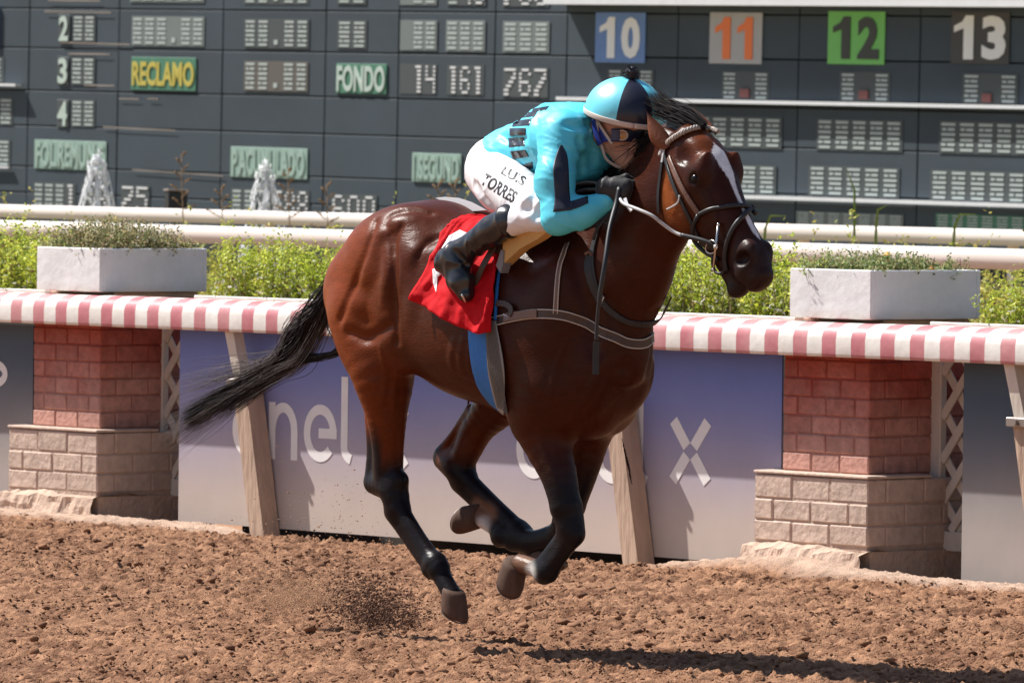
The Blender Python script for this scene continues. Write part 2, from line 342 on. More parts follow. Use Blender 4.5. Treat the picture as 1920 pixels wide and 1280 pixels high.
def post(t):
    e = rail_empty('rail_post', t, 0, label='', cat='post', group='slanted posts holding up the striped rail')
    a0 = np.array([-.045, -.08, 1.03]); a1 = np.array([.022, -.046, .70]); a2 = np.array([.18, -.012, -.16])
    def beam(p, q, sx, sy, nm, mm):
        b = MB(); vs = []
        for c in (p, q):
            vs += [(c[0] - sx, c[1] - sy, c[2]), (c[0] + sx, c[1] - sy, c[2]), (c[0] + sx, c[1] + sy, c[2]), (c[0] - sx, c[1] + sy, c[2])]
        b.add(vs, [(0, 1, 2, 3), (7, 6, 5, 4), (0, 4, 5, 1), (1, 5, 6, 2), (2, 6, 7, 3), (3, 7, 4, 0)]); return b.build(nm, mm, e)
    beam(a0, a1 + (a2 - a1) * .05, .030, .030, 'upper_arm', M_WOODW)
    beam(a1 + np.array([.012, .01, .0]), a2, .05, .05, 'wooden_beam', M_POST)
    b = MB(); b.cbox(-.035, .092, -.108, .022, .675, .715, .004); b.tube([(.03, -.11, .695), (.03, -.125, .695)], .012, 8); b.build('bracket', M_STEEL, e)
    b = MB(); b.box(-.10, .05, -.10, .03, 1.02, 1.05); b.build('head_plate', M_WOODW, e)
    return e
PO = [('slanted weathered post in front of the left end of the blue banner', -1.875), ('slanted weathered post behind the front legs of the horse', .725), ('slanted post in front of the dark banner at the right edge', 3.26), ('slanted post in front of the dark banner at the far left', -4.6)]
for lb, t in PO: post(t)['label'] = lb

def brick_pillar(t0, t1, label, planter_label, plant_label):
    e = rail_empty('brick_pillar', t0, 0, label=label, cat='pillar', group='red brick pillars with dusty stone bases')
    W = t1 - t0; D = .60
    b = MB(); b.box(.0055, W - .0055, .0055, D - .0055, .40, 1.07); b.build('mortar_core', M_MORTR, e)
    b = MB(); b.box(-.080, W + .080, -.080, D, .10, .413); b.build('base_core', M_MORTB, e)
    def course(x0, x1, y0, y1, z0, z1, n_f, n_s, shift, mm, jg):
        # front bricks, both end faces; pieces a little proud and uneven
        def run(a, b_, n, sh):
            xs = [a + (b_ - a) * (i + (0 if not sh else -.5)) / n for i in range(n + 2 if sh else n + 1)]
            xs = [min(max(q, a), b_) for q in xs]; return [(p, q) for p, q in zip(xs[:-1], xs[1:]) if q - p > .01]
        for side in (0, 1, 2):
            for p, q in (run(x0, x1, n_f, shift) if side == 0 else run(y0, y1, n_s, not shift)):
                g = .0032; pr = random.uniform(-.002, .0035); dz = random.uniform(-.0015, .0015); bb = MB()
                if side == 0: bb.cbox(p + (g if p > x0 else 0), q - (g if q < x1 else 0), y0 + pr, y0 + .05, z0 + g + dz, z1 - g + dz, jg)
                elif side == 1: bb.cbox(x1 - .04, x1 + pr * .5 + .0005, max(p, y0 + .0) + g, q - g, z0 + g + dz, z1 - g + dz, jg)
                else: bb.cbox(x0 - pr * .5 - .0005, x0 + .04, p + g, q - g, z0 + g + dz, z1 - g + dz, jg)
                bb.build('brick', mm, e)
    z = .432; i = 0
    while z < 1.05:
        course(0, W, 0, D, z, z + .081, 3, 3, i % 2, M_BRICK, .005); z += .081; i += 1
    for i, (z0, z1) in enumerate([(.125, .218), (.218, .312), (.312, .418)]):
        course(-.085, W + .085, -.085, D, z0, z1, 3, 3, i % 2, M_BASEB, .006)
    b = MB(); b.cbox(-.09, W + .09, -.09, .3, .4185, .4315, .004); b.build('base_ledge', M_BASEB, e)
    # crumbling plinth: a noisy block
    nx, nz = 60, 14; b = MB(); vs = []; x0, x1, y0 = (-.115, W + .10, -.115)
    for i in range(nx + 1):
        for j in range(nz + 1):
            x = x0 + (x1 - x0) * i / nx; u = j / nz
            if u < .6: z_ = -.2 + .315 * u / .6; y = y0 - .05 * (1 - u / .6)
            else: z_ = .115 + .01 * math.sin(9 * x); y = y0 + .35 * (u - .6) / .4
            nn = float(vnoise(np.array([x * 16]), np.array([u * 9 + t0]), 31, 3)[0] - .5)
            vs.append((x + nn * .02, y + nn * .05 * (1 if u < .62 else .2) - (.05 if t0 > 0 else .0) * max(0, 1 - u) * (1.6 - abs(x - W / 2) * 2), z_ + nn * .045 * (1 if u < .9 else 0)))
    fs = [(i * (nz + 1) + j, (i + 1) * (nz + 1) + j, (i + 1) * (nz + 1) + j + 1, i * (nz + 1) + j + 1) for i in range(nx) for j in range(nz)]
    b.add(vs, fs); b.box(-.09, W + .098, -.08, D + .05, -.2, .108); b.build('plinth', M_PLINTH, e)
    b = MB(); b.cbox(-.01, W + .01, .07, D, 1.071, 1.096, .004); b.build('cap_stone', M_PLINTH, e)
    # planter box on top, hollow
    pe = rail_empty('planter_box', t0 + .333, .285, 1.098, label=planter_label, cat='planter', group='white planter boxes on the pillars')
    w2 = .250; d2 = .335; hgt = .212
    for sx0, sx1, sy0, sy1 in ((-w2, w2, -d2, -d2 + .025), (-w2, w2, d2 - .025, d2), (-w2, -w2 + .025, -d2 + .025, d2 - .025), (w2 - .025, w2, -d2 + .025, d2 - .025)):
        b = MB(); b.cbox(sx0, sx1, sy0, sy1, 0, hgt, .004); b.build('side_panel', M_WHITE, pe)
    b = MB(); b.box(-w2 + .026, w2 - .026, -d2 + .026, d2 - .026, .002, hgt - .03); b.build('soil', M_CLOD2, pe)
    return e
M_CLOD2 = mat('potting soil', (.08, .05, .035), rough=.95, bump=.6)
brick_pillar(-3.535, -3.005, 'red brick pillar on a dusty stepped base left of the horse', 'white planter box of low weeds on the left pillar', '')
brick_pillar(1.775, 2.305, 'red brick pillar on a crumbling plinth right of the horse', 'white planter box with a yellow flower on the right pillar', '')

def lattice(t0, label):
    e = rail_empty('lattice_panel', t0, .40, label=label, cat='lattice', group='white lattice panels beside the pillars')
    W = .95; z0, z1 = .10, 1.06
    for nm, a in (('stile', (0, .085, -.02, .02, z0, z1)), ('stile', (W - .06, W, -.02, .02, z0, z1)), ('bottom_rail', (.0855, W - .0605, -.018, .018, z0, z0 + .085)), ('top_rail', (.0855, W - .0605, -.018, .018, z1 - .06, z1))):
        b = MB(); b.cbox(*a, .004); b.build(nm, M_WOODW, e)
    for sgn, yy in ((1, -.012), (-1, .004)):
        for i in range(-8, 13):
            # slat along a diagonal, clipped to the frame
            x_a = i * .145; pts = []
            lo, hi = .086, W - .061; zlo, zhi = z0 + .086, z1 - .061
            # z = zlo + sgn*(x - x_a)*1.25 (or mirrored)
            f = (lambda x: zlo + (x - x_a) * 1.3) if sgn > 0 else (lambda x: zhi - (x - x_a) * 1.3)
            g = (lambda z: x_a + (z - zlo) / 1.3) if sgn > 0 else (lambda z: x_a + (zhi - z) / 1.3)
            xa, xb = max(lo, min(g(zlo), g(zhi))), min(hi, max(g(zlo), g(zhi)))
            if xb - xa < .06: continue
            p, q = np.array([xa, f(xa)]), np.array([xb, f(xb)]); d = nrm(q - p); nn = np.array([-d[1], d[0]]) * .019
            b = MB(); b.poly([tuple(p - nn), tuple(q - nn), tuple(q + nn), tuple(p + nn)], yy, yy + .008); b.build('slat', M_WOODW, e)
    return e
lattice(rail_at(291, 640, .40)[0], 'white wooden lattice panel to the right of the left pillar')
lattice(rail_at(1744, 720, .40)[0], 'white wooden lattice panel to the right of the right pillar')

def dirtband(c_low, c_high, z0=.12, z1=.78): return zmix(z0, z1, c_low, c_high, 1.1, .10)
M_BANB = mat('blue banner print', rough=.55, spec=.3, vary=.05, vscale=3, bump=.12, bscale=5, extra=dirtband((.50, .41, .355), (.125, .185, .52), .06, .98))
M_BAND = mat('dark banner print', rough=.55, spec=.3, vary=.06, vscale=3, bump=.12, bscale=5, extra=dirtband((.38, .33, .30), (.06, .09, .13), .12, .80))
M_LET = mat('white banner lettering', (.80, .77, .75), rough=.55, vary=.05)
def banner(t0, t1, z0, z1, m_, label, wd=.04):
    e = rail_empty('banner', t0, wd, label=label, cat='banner', group='advertising banners under the rail')
    W = t1 - t0; b = MB(); nx, nz = max(4, int(W / .06)), 12; vs = []
    for s in (0, 1):
        for i in range(nx + 1):
            for j in range(nz + 1):
                x = W * i / nx; z = z0 + (z1 - z0) * j / nz
                vs.append((x, .008 * s, z))
    o = (nx + 1) * (nz + 1); fs = []
    for i in range(nx):
        for j in range(nz):
            a = i * (nz + 1) + j; c = a + nz + 1
            fs += [(a, c, c + 1, a + 1), (o + a, o + a + 1, o + c + 1, o + c)]
    for i in range(nx):
        a = i * (nz + 1); c = a + nz + 1; fs += [(a, o + a, o + c, c), (a + nz, c + nz, o + c + nz, o + a + nz)]
    for j in range(nz):
        a = nx * (nz + 1) + j; fs += [(j, j + 1, o + j + 1, o + j), (a, o + a, o + a + 1, a + 1)]
    b.add(vs, fs); b.build('printed_sheet', m_, e, smooth=False)
    return e
BT0 = rail_at(337, 700, .04)[0]; BT1 = rail_at(1466, 750, .04)[0]
b2 = banner(BT0, BT1, .01, 1.02, M_BANB, 'blue to grey banner with white lettering behind the horse')
b3 = banner(rail_at(1806, 800, .04)[0], 6.9, .01, 1.02, M_BAND, 'dark grey banner at the right edge beyond the right pillar')
b1 = banner(-8.0, rail_at(62, 700, .04)[0], .0, .918, M_BAND, 'dark grey banner at the left edge before the left pillar')
for t0, t1, lb in ((-9, -3.5, 'backing boards coloured as shade behind the left banner'), (-3.0, 1.80, 'backing boards coloured as shade behind the long blue banner'), (2.31, 7.5, 'backing boards coloured as shade behind the right banner')):
    e = rail_empty('backing_board', t0, .9, label=lb, cat='board', group='boards coloured as shade under the plants')
    b = MB(); b.box(0, t1 - t0, 0, .03, -.2, 1.0); b.build('board', M_DARK, e)  # dark board colour stands in for the shade in the gap below the banners
# lettering
def stroke_letters(parent, x, z, h, word, xsc=1.0):
    """round geometric lower-case letters from strokes; h = x-height"""
    wd = h * .175; y0, y1 = -.0022, -.0006; r = h / 2 - wd / 2
    for ch in word:
        b = MB()
        if ch == 'e':
            xsc = .86; c = (x + r * xsc + wd / 2, z + h / 2); b.ribbon([(c[0] + r * xsc * math.cos(a), c[1] + r * math.sin(a)) for a in np.linspace(0, math.radians(318), 34)], wd, y0, y1)
            b.ribbon([(c[0] - r * .1, c[1] - wd * .0), (c[0] + r * xsc + wd / 2, c[1])], wd, y0 - .0003, y1); adv = h * 1.0
        elif ch == 'n':
            xr = r * .74; b.ribbon([(x + wd / 2, z), (x + wd / 2, z + h)], wd, y0, y1)
            b.ribbon([(x + wd / 2 + xr + xr * math.cos(a), z + h - wd / 2 - r + r * math.sin(a)) for a in np.linspace(math.pi, 0, 18)] + [(x + wd / 2 + 2 * xr, z)], wd, y0 - .0006, y1); adv = 2 * xr + wd + .17 * h
        elif ch == 'l':
            b.ribbon([(x + wd / 2, z + h * 1.5), (x + wd / 2, z + h * .28)] + [(x + wd / 2 + h * .28 - h * .28 * math.cos(a), z + h * .28 - h * .22 * math.sin(a)) for a in np.linspace(.2, 1.2, 8)], wd, y0, y1); adv = h * .75
        elif ch == 'x':
            q = h * .82
            for sx in (-1, 1):
                for sz in (-1, 1):
                    b.ribbon([(x + q / 2 + sx * .10 * q, z + h / 2 + sz * .09 * q), (x + q / 2 + sx * .5 * q, z + h / 2 + sz * .60 * q)], wd * 1.15, y0 - (.0004 if sx * sz > 0 else 0), y1)
            adv = q
        b.build('letter_' + ch, M_LET, parent); x += adv
    return x
def bx(px, py): q = rail_at(px, py, .04); return q[0] - BT0, q[2]
x0, z0 = bx(436, 858); _, zt = bx(527, 757); _, zb = bx(540, 862); xh = .27
stroke_letters(b2, x0, zb - .0, xh, 'enel')
X0, Z0 = bx(702, 868); stroke_letters(b2, X0, Z0 - .01, .27, 'x')
x1, z1 = bx(968, 890); xl, zl = bx(1194, 903)
stroke_letters(b2, x1, z1 - .012, .27, 'enel')
X0, Z0 = bx(1262, 905); stroke_letters(b2, X0, Z0 + .01, .27, 'x')
b = MB(); q = rail_at(-12, 700, .04); b.ribbon([(q[0] + 8 + .095 * math.cos(a), q[2] + .05 * math.sin(a)) for a in np.linspace(-1.5, 1.6, 14)], .04, -.0022, -.0006); b.build('letter_fragment', M_LET, b1)

# ------------------------------------------------------------------ outer rails beyond the planting
def far_rail(pl, pr, z, label):
    P = []
    for px, py in (pl, pr):
        d = ray(px, py); t = (z - EYE) / d[2]; P.append(CAM + d * t)
    a, c = P; u = nrm(c - a); a = a - u * 25; L_ = np.linalg.norm(c - a) + 12
    ang = math.atan2(u[1], u[0]); e = empty('outer_rail', (a[0], a[1], 0), ang, label=label, cat='rail', group='white outer rails beyond the planting')
    pf = [(-.10, z - .115), (-.10, z - .034), (-.094, z - .016), (-.07, z - .004), (0, z), (.05, z - .002), (.09, z - .02), (.10, z - .06), (.09, z - .115)]
    b = MB(); k = len(pf)
    for x in np.linspace(0, L_, 14): b.v += [(x, p, q) for p, q in pf]
    b.f += [(i * k + j, (i + 1) * k + j, (i + 1) * k + (j + 1) % k, i * k + (j + 1) % k) for i in range(13) for j in range(k)]
    b.f += [tuple(range(k))[::-1], tuple(13 * k + j for j in range(k))]
    b.build('rail_cover', M_RAILW, e, smooth=True)
    x = 1.0
    while x < L_:
        b = MB(); b.box(x, x + .06, .02, .08, -.17, z - .05); b.build('post', M_RAILW, e); x += 2.6
    return e, a, u, ang, L_
fr1 = far_rail((0, 412), (1920, 467), 1.30, 'nearer of the two white outer rails behind the planting')
fr2 = far_rail((0, 383), (1920, 431), 1.30, 'farther of the two white outer rails, in front of the tote board')

# ------------------------------------------------------------------ foliage
M_LEAF = mat('leaves', attr=True, rough=.5, spec=.35, trans=.35)
M_STEM = mat('dry stems', (.16, .11, .05), rough=.8)
def leaves(cen, size, cols, rg, up=.45):
    """kinked four-cornered leaves at cen; returns verts, quads, colours"""
    n = len(cen); d = rg.normal(size=(n, 3)); d[:, 2] = d[:, 2] * .6 + up; d /= np.linalg.norm(d, axis=1, keepdims=True)
    a = rg.normal(size=(n, 3)); a = np.cross(d, a); a /= np.linalg.norm(a, axis=1, keepdims=True); b_ = np.cross(d, a)
    s = size[:, None]; v0 = cen; v1 = cen + d * s * .5 + a * s * .24 + b_ * s * .05; v2 = cen + d * s - b_ * s * .10; v3 = cen + d * s * .5 - a * s * .24 + b_ * s * .05
    V = np.stack([v0, v1, v2, v3], 1).reshape(-1, 3); k = np.arange(n) * 4
    F = np.concatenate([np.stack([k, k + 1, k + 2], 1), np.stack([k, k + 2, k + 3], 1)]); return V, F, np.repeat(cols, 4, 0)
GREENS = np.array([(.18, .24, .03), (.46, .52, .05), (.32, .40, .045), (.58, .60, .11), (.12, .17, .03)])
def sprig_field(x0, x1, y0, y1, zb, ztop, n_sprig, per, rg, pal, lsz=(.016, .036), flowers=0.0, blot=.6):
    """upright leafy sprigs; ztop(x) gives the outline"""
    sx = rg.uniform(x0, x1, n_sprig); sy = rg.uniform(y0, y1, n_sprig)
    hh = np.array([ztop(a) for a in sx]) - zb; hh = hh * (rg.uniform(.30, 1.05, n_sprig) ** .8) * np.where(rg.random(n_sprig) < .06, 1.25, 1) * (1 - .25 * np.abs((sy - (y0 + y1) / 2) / ((y1 - y0) / 2)) ** 2)
    lean = rg.normal(0, .035, (n_sprig, 2)); u = rg.random((n_sprig, per)) ** .75
    cx = sx[:, None] + lean[:, :1] * u + rg.normal(0, .011, u.shape); cy = sy[:, None] + lean[:, 1:] * u + rg.normal(0, .011, u.shape); cz = zb + hh[:, None] * u
    cen = np.stack([cx, cy, cz], -1).reshape(-1, 3); sz = rg.uniform(*lsz, len(cen)) * (1.15 - .45 * u.ravel())
    k = (vnoise(cen[:, 0] * 5 + 40, cen[:, 1] * 5, 77, 2) * blot + rg.random(len(cen)) * (1 - blot)); idx = np.clip((k * len(pal)).astype(int), 0, len(pal) - 1)
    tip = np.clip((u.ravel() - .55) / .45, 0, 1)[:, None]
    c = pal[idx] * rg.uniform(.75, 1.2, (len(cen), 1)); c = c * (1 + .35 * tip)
    if flowers:
        q = (rg.random(len(cen)) < flowers) & (u.ravel() < .75); c[q] = (.62, .62, .52)
        q = rg.random(len(cen)) < .04; c[q] = (.22, .13, .06)
    return leaves(cen, sz, c, rg)
def stems_mesh(x0, x1, y0, y1, zb, ztop, n, rg):
    b = MB()
    for i in range(n):
        x, y = rg.uniform(x0, x1), rg.uniform(y0, y1); h_ = (ztop(x) - zb) * rg.uniform(.4, .8); a = np.array([x, y, zb]); q = a + [rg.normal(0, .02), rg.normal(0, .02), h_]
        b.tube([a, (a + q) / 2 + rg.normal(0, .004, 3), q], [.0022, .0018, .001], 3, cap=False)
    return b
def plant_bed(name, t0, t1, zt, n, per, label, cat='shrubs', seed=1, pal=GREENS, y=(.10, .58), zb=1.07, group='planting in the troughs behind the rail', **k):
    rg = np.random.default_rng(seed); e = rail_empty(name, t0, 0, label=label, cat=cat, group=group); e['kind'] = 'stuff'
    V, F, C = sprig_field(0, t1 - t0, y[0], y[1], zb, lambda x: zt(x + t0), n, per, rg, pal, **k)
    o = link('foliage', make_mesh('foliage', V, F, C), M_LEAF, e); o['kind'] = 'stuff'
    o = stems_mesh(0, t1 - t0, y[0], y[1], zb, lambda x: zt(x + t0), int(n * .35), rg).build('stems', M_STEM, e); o['kind'] = 'stuff'
    return e
def bumpy(base, amp, f=2.2, ph=0.0): return lambda x: base + amp * math.sin(x * f + ph) * .6 + amp * math.sin(x * f * 2.7 + 1.3 + ph) * .4
PALE = np.array([(.18, .22, .07), (.34, .38, .17), (.40, .32, .17), (.12, .15, .05), (.46, .46, .28)])
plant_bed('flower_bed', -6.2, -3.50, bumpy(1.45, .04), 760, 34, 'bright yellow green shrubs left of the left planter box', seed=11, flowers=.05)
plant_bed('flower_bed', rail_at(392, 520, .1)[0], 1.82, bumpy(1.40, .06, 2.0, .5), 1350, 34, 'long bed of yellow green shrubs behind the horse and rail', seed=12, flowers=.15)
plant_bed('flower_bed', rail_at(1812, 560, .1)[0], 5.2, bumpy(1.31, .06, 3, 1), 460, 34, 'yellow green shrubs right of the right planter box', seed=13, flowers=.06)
# the troughs the beds stand in
for t0, t1, lb in ((-6.3, -3.50, 'low white trough left of the left planter box'), (rail_at(372, 550, .1)[0], 1.83, 'long low white trough between the two planter boxes'), (rail_at(1752, 600, .1)[0], 5.3, 'low white trough right of the right planter box')):
    e = rail_empty('plant_trough', t0, .07, label=lb, cat='trough', group='white troughs behind the striped rail')
    b = MB(); b.cbox(0, t1 - t0, 0, .03, .96, 1.096, .004); b.build('front_panel', M_WHITE, e)
    b = MB(); b.cbox(0, t1 - t0, .53, .56, .96, 1.096, .004); b.build('back_panel', M_WHITE, e)
    b = MB(); b.box(0, t1 - t0, .031, .529, .99, 1.08); b.build('soil', M_CLOD2, e)
# plants in the two planters
def planter_plants(tc, seed, label, zt, pal, n=170, group='weeds growing in the planter boxes'):
    return plant_bed('planter_weeds', tc - .235, tc + .235, zt, n, 26, label, 'weeds', seed, pal, (-.03, .55), 1.27, group=group, lsz=(.014, .028), flowers=.03)
planter_plants(-3.20, 21, 'low pale weeds growing in the left planter box', bumpy(1.44, .03, 9), PALE, 420)
planter_plants(2.11, 22, 'sparse green weeds growing in the right planter box', bumpy(1.385, .03, 11), PALE * np.array([.9, 1.1, .9]), 260)
M_PET = mat('yellow petals', (.85, .52, .01), rough=.6); M_PET2 = mat('orange petals', (.80, .25, .02), rough=.6)
def flower(px, py, wd, r, m_, label):
    q = rail_at(px, py, wd); e = rail_empty('marigold', q[0], wd, q[2], label=label, cat='flower', group='single flowers on the right planter')
    b = MB()
    for ring, (rr, zz) in enumerate(((r, 0), (r * .7, .006), (r * .35, .011))):
        for k in range(9):
            a = 2 * math.pi * (k + ring * .5) / 9; c, s_ = math.cos(a), math.sin(a)
            b.add([(0, 0, zz), (rr * .6 * c - rr * .25 * s_, rr * .6 * s_ + rr * .25 * c, zz + .004), (rr * c, rr * s_, zz - .002), (rr * .6 * c + rr * .25 * s_, rr * .6 * s_ - rr * .25 * c, zz + .004)], [(0, 1, 2, 3)])
    b.build('petals', m_, e); b = MB(); b.tube([(0, 0, 0), (.006, 0, -.05), (0, 0, -.12)], [.003, .003, .003], 4); b.build('stem', M_STEM, e); return e
flower(1664, 479, .2, .026, M_PET, 'yellow flower standing above the right planter box')
flower(1747, 505, .35, .016, M_PET2, 'small orange flower low in the right planter box')
# trailing dark plant on the side of the right planter
rg = np.random.default_rng(5); e = rail_empty('trailing_vine', 2.315, .45, 1.10, label='dark green trailing vine on the side of the right planter box', cat='vine')
cen = []
for k in range(3):
    for i in range(34):
        u = i / 34; cen.append((-.0 + .012 + rg.normal(0, .006), -.06 + k * .05 + .02 * math.sin(u * 6 + k), .24 * u * (1 - .2 * k)))
cen = np.array(cen); V, F, C = leaves(cen, rg.uniform(.018, .03, len(cen)), np.tile([(.035, .06, .03)], (len(cen), 1)), rg); o = link('leaves', make_mesh('leaves', V, F, C), M_LEAF, e); o['kind'] = 'stuff'
# grass growing between the two outer rails and weeds around them
def rail_grass(fr, off, zb, zt, n, per, label, seed, rng_x, pal, **k):
    e0, a, u, ang, L_ = fr; p = a + np.array([-u[1], u[0], 0]) * off
    e = empty('grass_strip', (p[0], p[1], 0), ang, label=label, cat='grass', group='grass along the outer rails'); e['kind'] = 'stuff'
    rg = np.random.default_rng(seed); V, F, C = sprig_field(rng_x[0], rng_x[1], -.7, .7, zb, zt, n, per, rg, pal, **k); o = link('blades', make_mesh('blades', V, F, C), M_LEAF, e); o['kind'] = 'stuff'
    return e
GR = np.array([(.28, .34, .05), (.40, .42, .08), (.46, .40, .10), (.20, .24, .05)])
rail_grass(fr1, 1.6, .55, lambda x: 1.335 + .05 * math.sin(x * .9 + 1) + .035 * math.sin(x * 2.3) - .10 * (x < 23), 3200, 22, 'strip of yellow green grass between the two outer rails', 31, (20, 44), GR, lsz=(.03, .06))
rail_grass(fr1, -1.3, .25, lambda x: .95 + .08 * math.sin(x * 1.3) + .06 * math.sin(x * 3.1), 1700, 20, 'tangled brown and green growth before the nearer outer rail', 32, (20, 44), np.array([(.14, .09, .045), (.10, .11, .03), (.22, .15, .08), (.05, .05, .02)]), lsz=(.03, .07))
def dead_plant(px, py_top, label, hgt=.5, sprigs=9, seed=0):
    rg = np.random.default_rng(seed); d = ray(px, py_top); zt = 0; e0, a, u, ang, L_ = fr2
    # stands 1.2 m before the farther rail
    nrm2 = np.array([-u[1], u[0]]); p0 = a[:2] - nrm2 * 0.7; t = ((p0 - CAM[:2]) @ nrm2) / (d[:2] @ nrm2); P = CAM + d * t
    e = empty('dry_weed', (P[0], P[1], 0), 0, label=label, cat='weed', group='dry weeds standing by the far outer rail'); b = MB(); zt = P[2]
    b.tube([(0, 0, .4), (.02, 0, zt * .7), (0, 0, zt)], [.008, .006, .003], 5)
    for i in range(sprigs):
        z = zt - hgt * i / sprigs; s = (-1) ** i; L0 = (.04 + .10 * i / sprigs) * rg.uniform(.6, 1.2); b.tube([(0, 0, z - .04), (s * L0, rg.normal(0, .03), z + .03)], [.004, .002], 4)
        for q in range(3): b.sphere((s * L0 * (.4 + .2 * q), rg.normal(0, .01), z + .0 + .01 * q), (.016, .010, .007), 5, 3, .4)
    b.build('stalk', M_DRY, e, smooth=True); return e
M_DRY = mat('dry weed stalks', (.26, .16, .08), rough=.8)
dead_plant(340, 290, 'tall brown dry weed left of the second fountain', .5, 9, 1); dead_plant(415, 352, 'short brown dry weed between the fountains', .25, 6, 2)
dead_plant(540, 320, 'brown dry weed beside the right fountain jet', .4, 9, 3); dead_plant(612, 345, 'brown dry weed with drooping heads right of the fountains', .4, 8, 4)
dead_plant(822, 342, 'brown dry weed just left of the rider', .3, 7, 5); dead_plant(853, 340, 'second brown dry weed next to the rider', .3, 7, 6)
def reed(px, py, px0, label, seed):
    e0, a, u, ang, L_ = fr2; nrm2 = np.array([-u[1], u[0]]); p0 = a[:2] - nrm2 * 0.6
    def pt(x, y): d = ray(x, y); t = ((p0 - CAM[:2]) @ nrm2) / (d[:2] @ nrm2); return CAM + d * t
    A, B = pt(px0, 450), pt(px, py); e = empty('tall_reed', (A[0], A[1], A[2]), 0, label=label, cat='reed', group='green reeds above the far outer rail')
    D = B - A; m_ = MB(); mid = D * .55 + np.array([(-.03 if px > px0 else .03), 0, .08])
    m_.strap([(0, 0, -.6), tuple(mid * .5), tuple(mid), tuple(D)], [(0, -1, 0)] * 4, [.020, .020, .015, .003], .003); m_.build('blade', M_REED, e); return e
M_REED = mat('reed blade', (.22, .30, .04), rough=.5, trans=.3)
reed(1588, 318, 1602, 'tall straight green reed right of the horse head', 1); reed(1664, 385, 1640, 'leaning green reed right of the tall straight one', 2)
reed(1830, 402, 1780, 'low arching green reed near the right edge', 3); reed(1475, 405, 1425, 'low arching green reed just right of the horse nose', 4)
# fountains: water jets in the infield pond
M_WATER = mat('aerated water', (.98, .99, 1.0), rough=.3, spec=.5, trans=.6)
M_DARKBOX = mat('black box', (.01, .01, .012), rough=.5)
def behind(px, py, Z): d = ray(px, py); return CAM + d * Z
def fountain(px, ytop, label, seed):
    rg = np.random.default_rng(seed); P = behind(px, 430, 63.5); T = behind(px - 3, ytop, 63.5); e = empty('fountain_jet', (P[0], P[1], -.1), 0, label=label, cat='fountain', group='fountain jets behind the outer rails')
    top = T[2] + .1; n = 420; u = rg.random(n); core = rg.random(n) < .15
    z = np.where(core, top * (.25 + .77 * u), top * (1 - .75 * u ** .8)); fall = np.clip((top - z) / top, 0, 1); arm = rg.choice([-1.0, -.45, .15, .8], n, p=[.3, .2, .2, .3])
    x = np.where(core, rg.normal(0, .018, n), arm * .24 * np.sqrt(fall + .01) + rg.normal(0, .012, n) * (1 + 2 * fall)); y = rg.normal(0, .05, n) * (.4 + fall)
    cen = np.stack([x, y, z + rg.normal(0, .01, n)], -1); rad = rg.uniform(.004, .009, n)
    o = lump_cloud('water_drops', cen, rad, np.ones((n, 3)), M_WATER, None, None, squash=3.2, seed=seed); o.parent = e
    b = MB()
    for i in range(54):
        vx = rg.choice([-.29, -.22, -.04, .05, .20, .27]) + rg.normal(0, .012); vy = rg.normal(0, .05); zt_ = top * rg.uniform(.90, 1.0); t0 = rg.uniform(0, .75); t1 = min(1.0, t0 + rg.uniform(.12, .4)); P_ = [(vx * t, vy * t, zt_ - (zt_ - .5) * t * t) for t in np.linspace(t0, t1, 6)]
        b.tube(P_, [.003, .006, .007, .007, .005, .002], 5, cap=False)
    b.build('falling_water', M_WATER, e, smooth=True)['kind'] = 'stuff'
    b = MB(); b.tube([(0, 0, 0), (.006, 0, top * .55), (.0, 0, top * .95)], [.018, .015, .012], 8); b.sphere((-.02, 0, top * .97), (.046, .035, .030), 10, 7, .12); b.build('water_column', M_WATER, e, smooth=True)
    return e
fountain(182, 290, 'white fountain jet at the left above the outer rails', 1); fountain(497, 305, 'white fountain jet right of the tall dry weed', 2)
P = behind(330, 375, 64); e = empty('equipment_box', (P[0], P[1], 0), .3, label='black box on a post between the two fountains', cat='box')
b = MB(); b.cbox(-.09, .09, -.08, .08, P[2] - .1, P[2] + .08, .01); b.build('cabinet', M_DARKBOX, e); b = MB(); b.box(-.03, .03, -.03, .03, -.17, P[2] - .1); b.build('post', M_DARKBOX, e)
b = MB(); b.cbox(-.10, .10, -.09, .09, P[2] + .081, P[2] + .10, .004); b.build('lid', M_STEEL, e)

# ------------------------------------------------------------------ tote board
BZ = 70.0; TAU = .0135
BO = CAM + ray(960, 300) * BZ
e1 = hX * math.cos(TAU) - np.array([0, 0, 1]) * math.sin(TAU); e2 = np.array([0, 0, 1]) * math.cos(TAU) + hX * math.sin(TAU)
tb = bpy.data.objects.new('tote_board', None); COL.objects.link(tb)
tb.matrix_world = Matrix(((e1[0], hY[0], e2[0], BO[0]), (e1[1], hY[1], e2[1], BO[1]), (e1[2], hY[2], e2[2], BO[2]), (0, 0, 0, 1)))
tag(tb, 'huge dark grey racecourse tote board with digit windows and numbered signs', 'tote board')
def bpt(px, py):
    d = ray(px, py); t = ((BO - CAM) @ hY) / (d @ hY); q = CAM + d * t - BO; return q @ e1, q @ e2
M_BOARD = mat('board panel paint', (.036, .053, .068), rough=.7, vary=.14, vscale=1.2, rand=.10)
M_BOARD2 = mat('board seam', (.020, .028, .034), rough=.8)
M_WBAND = mat('white board rail', (.72, .73, .74), rough=.5, vary=.05)
M_PIPE = mat('pale conduit', (.45, .39, .34), rough=.6)
M_MTX = mat('flip digit dim', (.40, .45, .43), rough=.6); M_MTXW = mat('flip digit bright', (.70, .70, .70), rough=.6)
M_WIN = mat('window back', (.060, .072, .074), rough=.6); M_WINP = mat('window back pale', (.16, .185, .18), rough=.6); M_WINB = mat('window back brown', (.11, .10, .085), rough=.6)
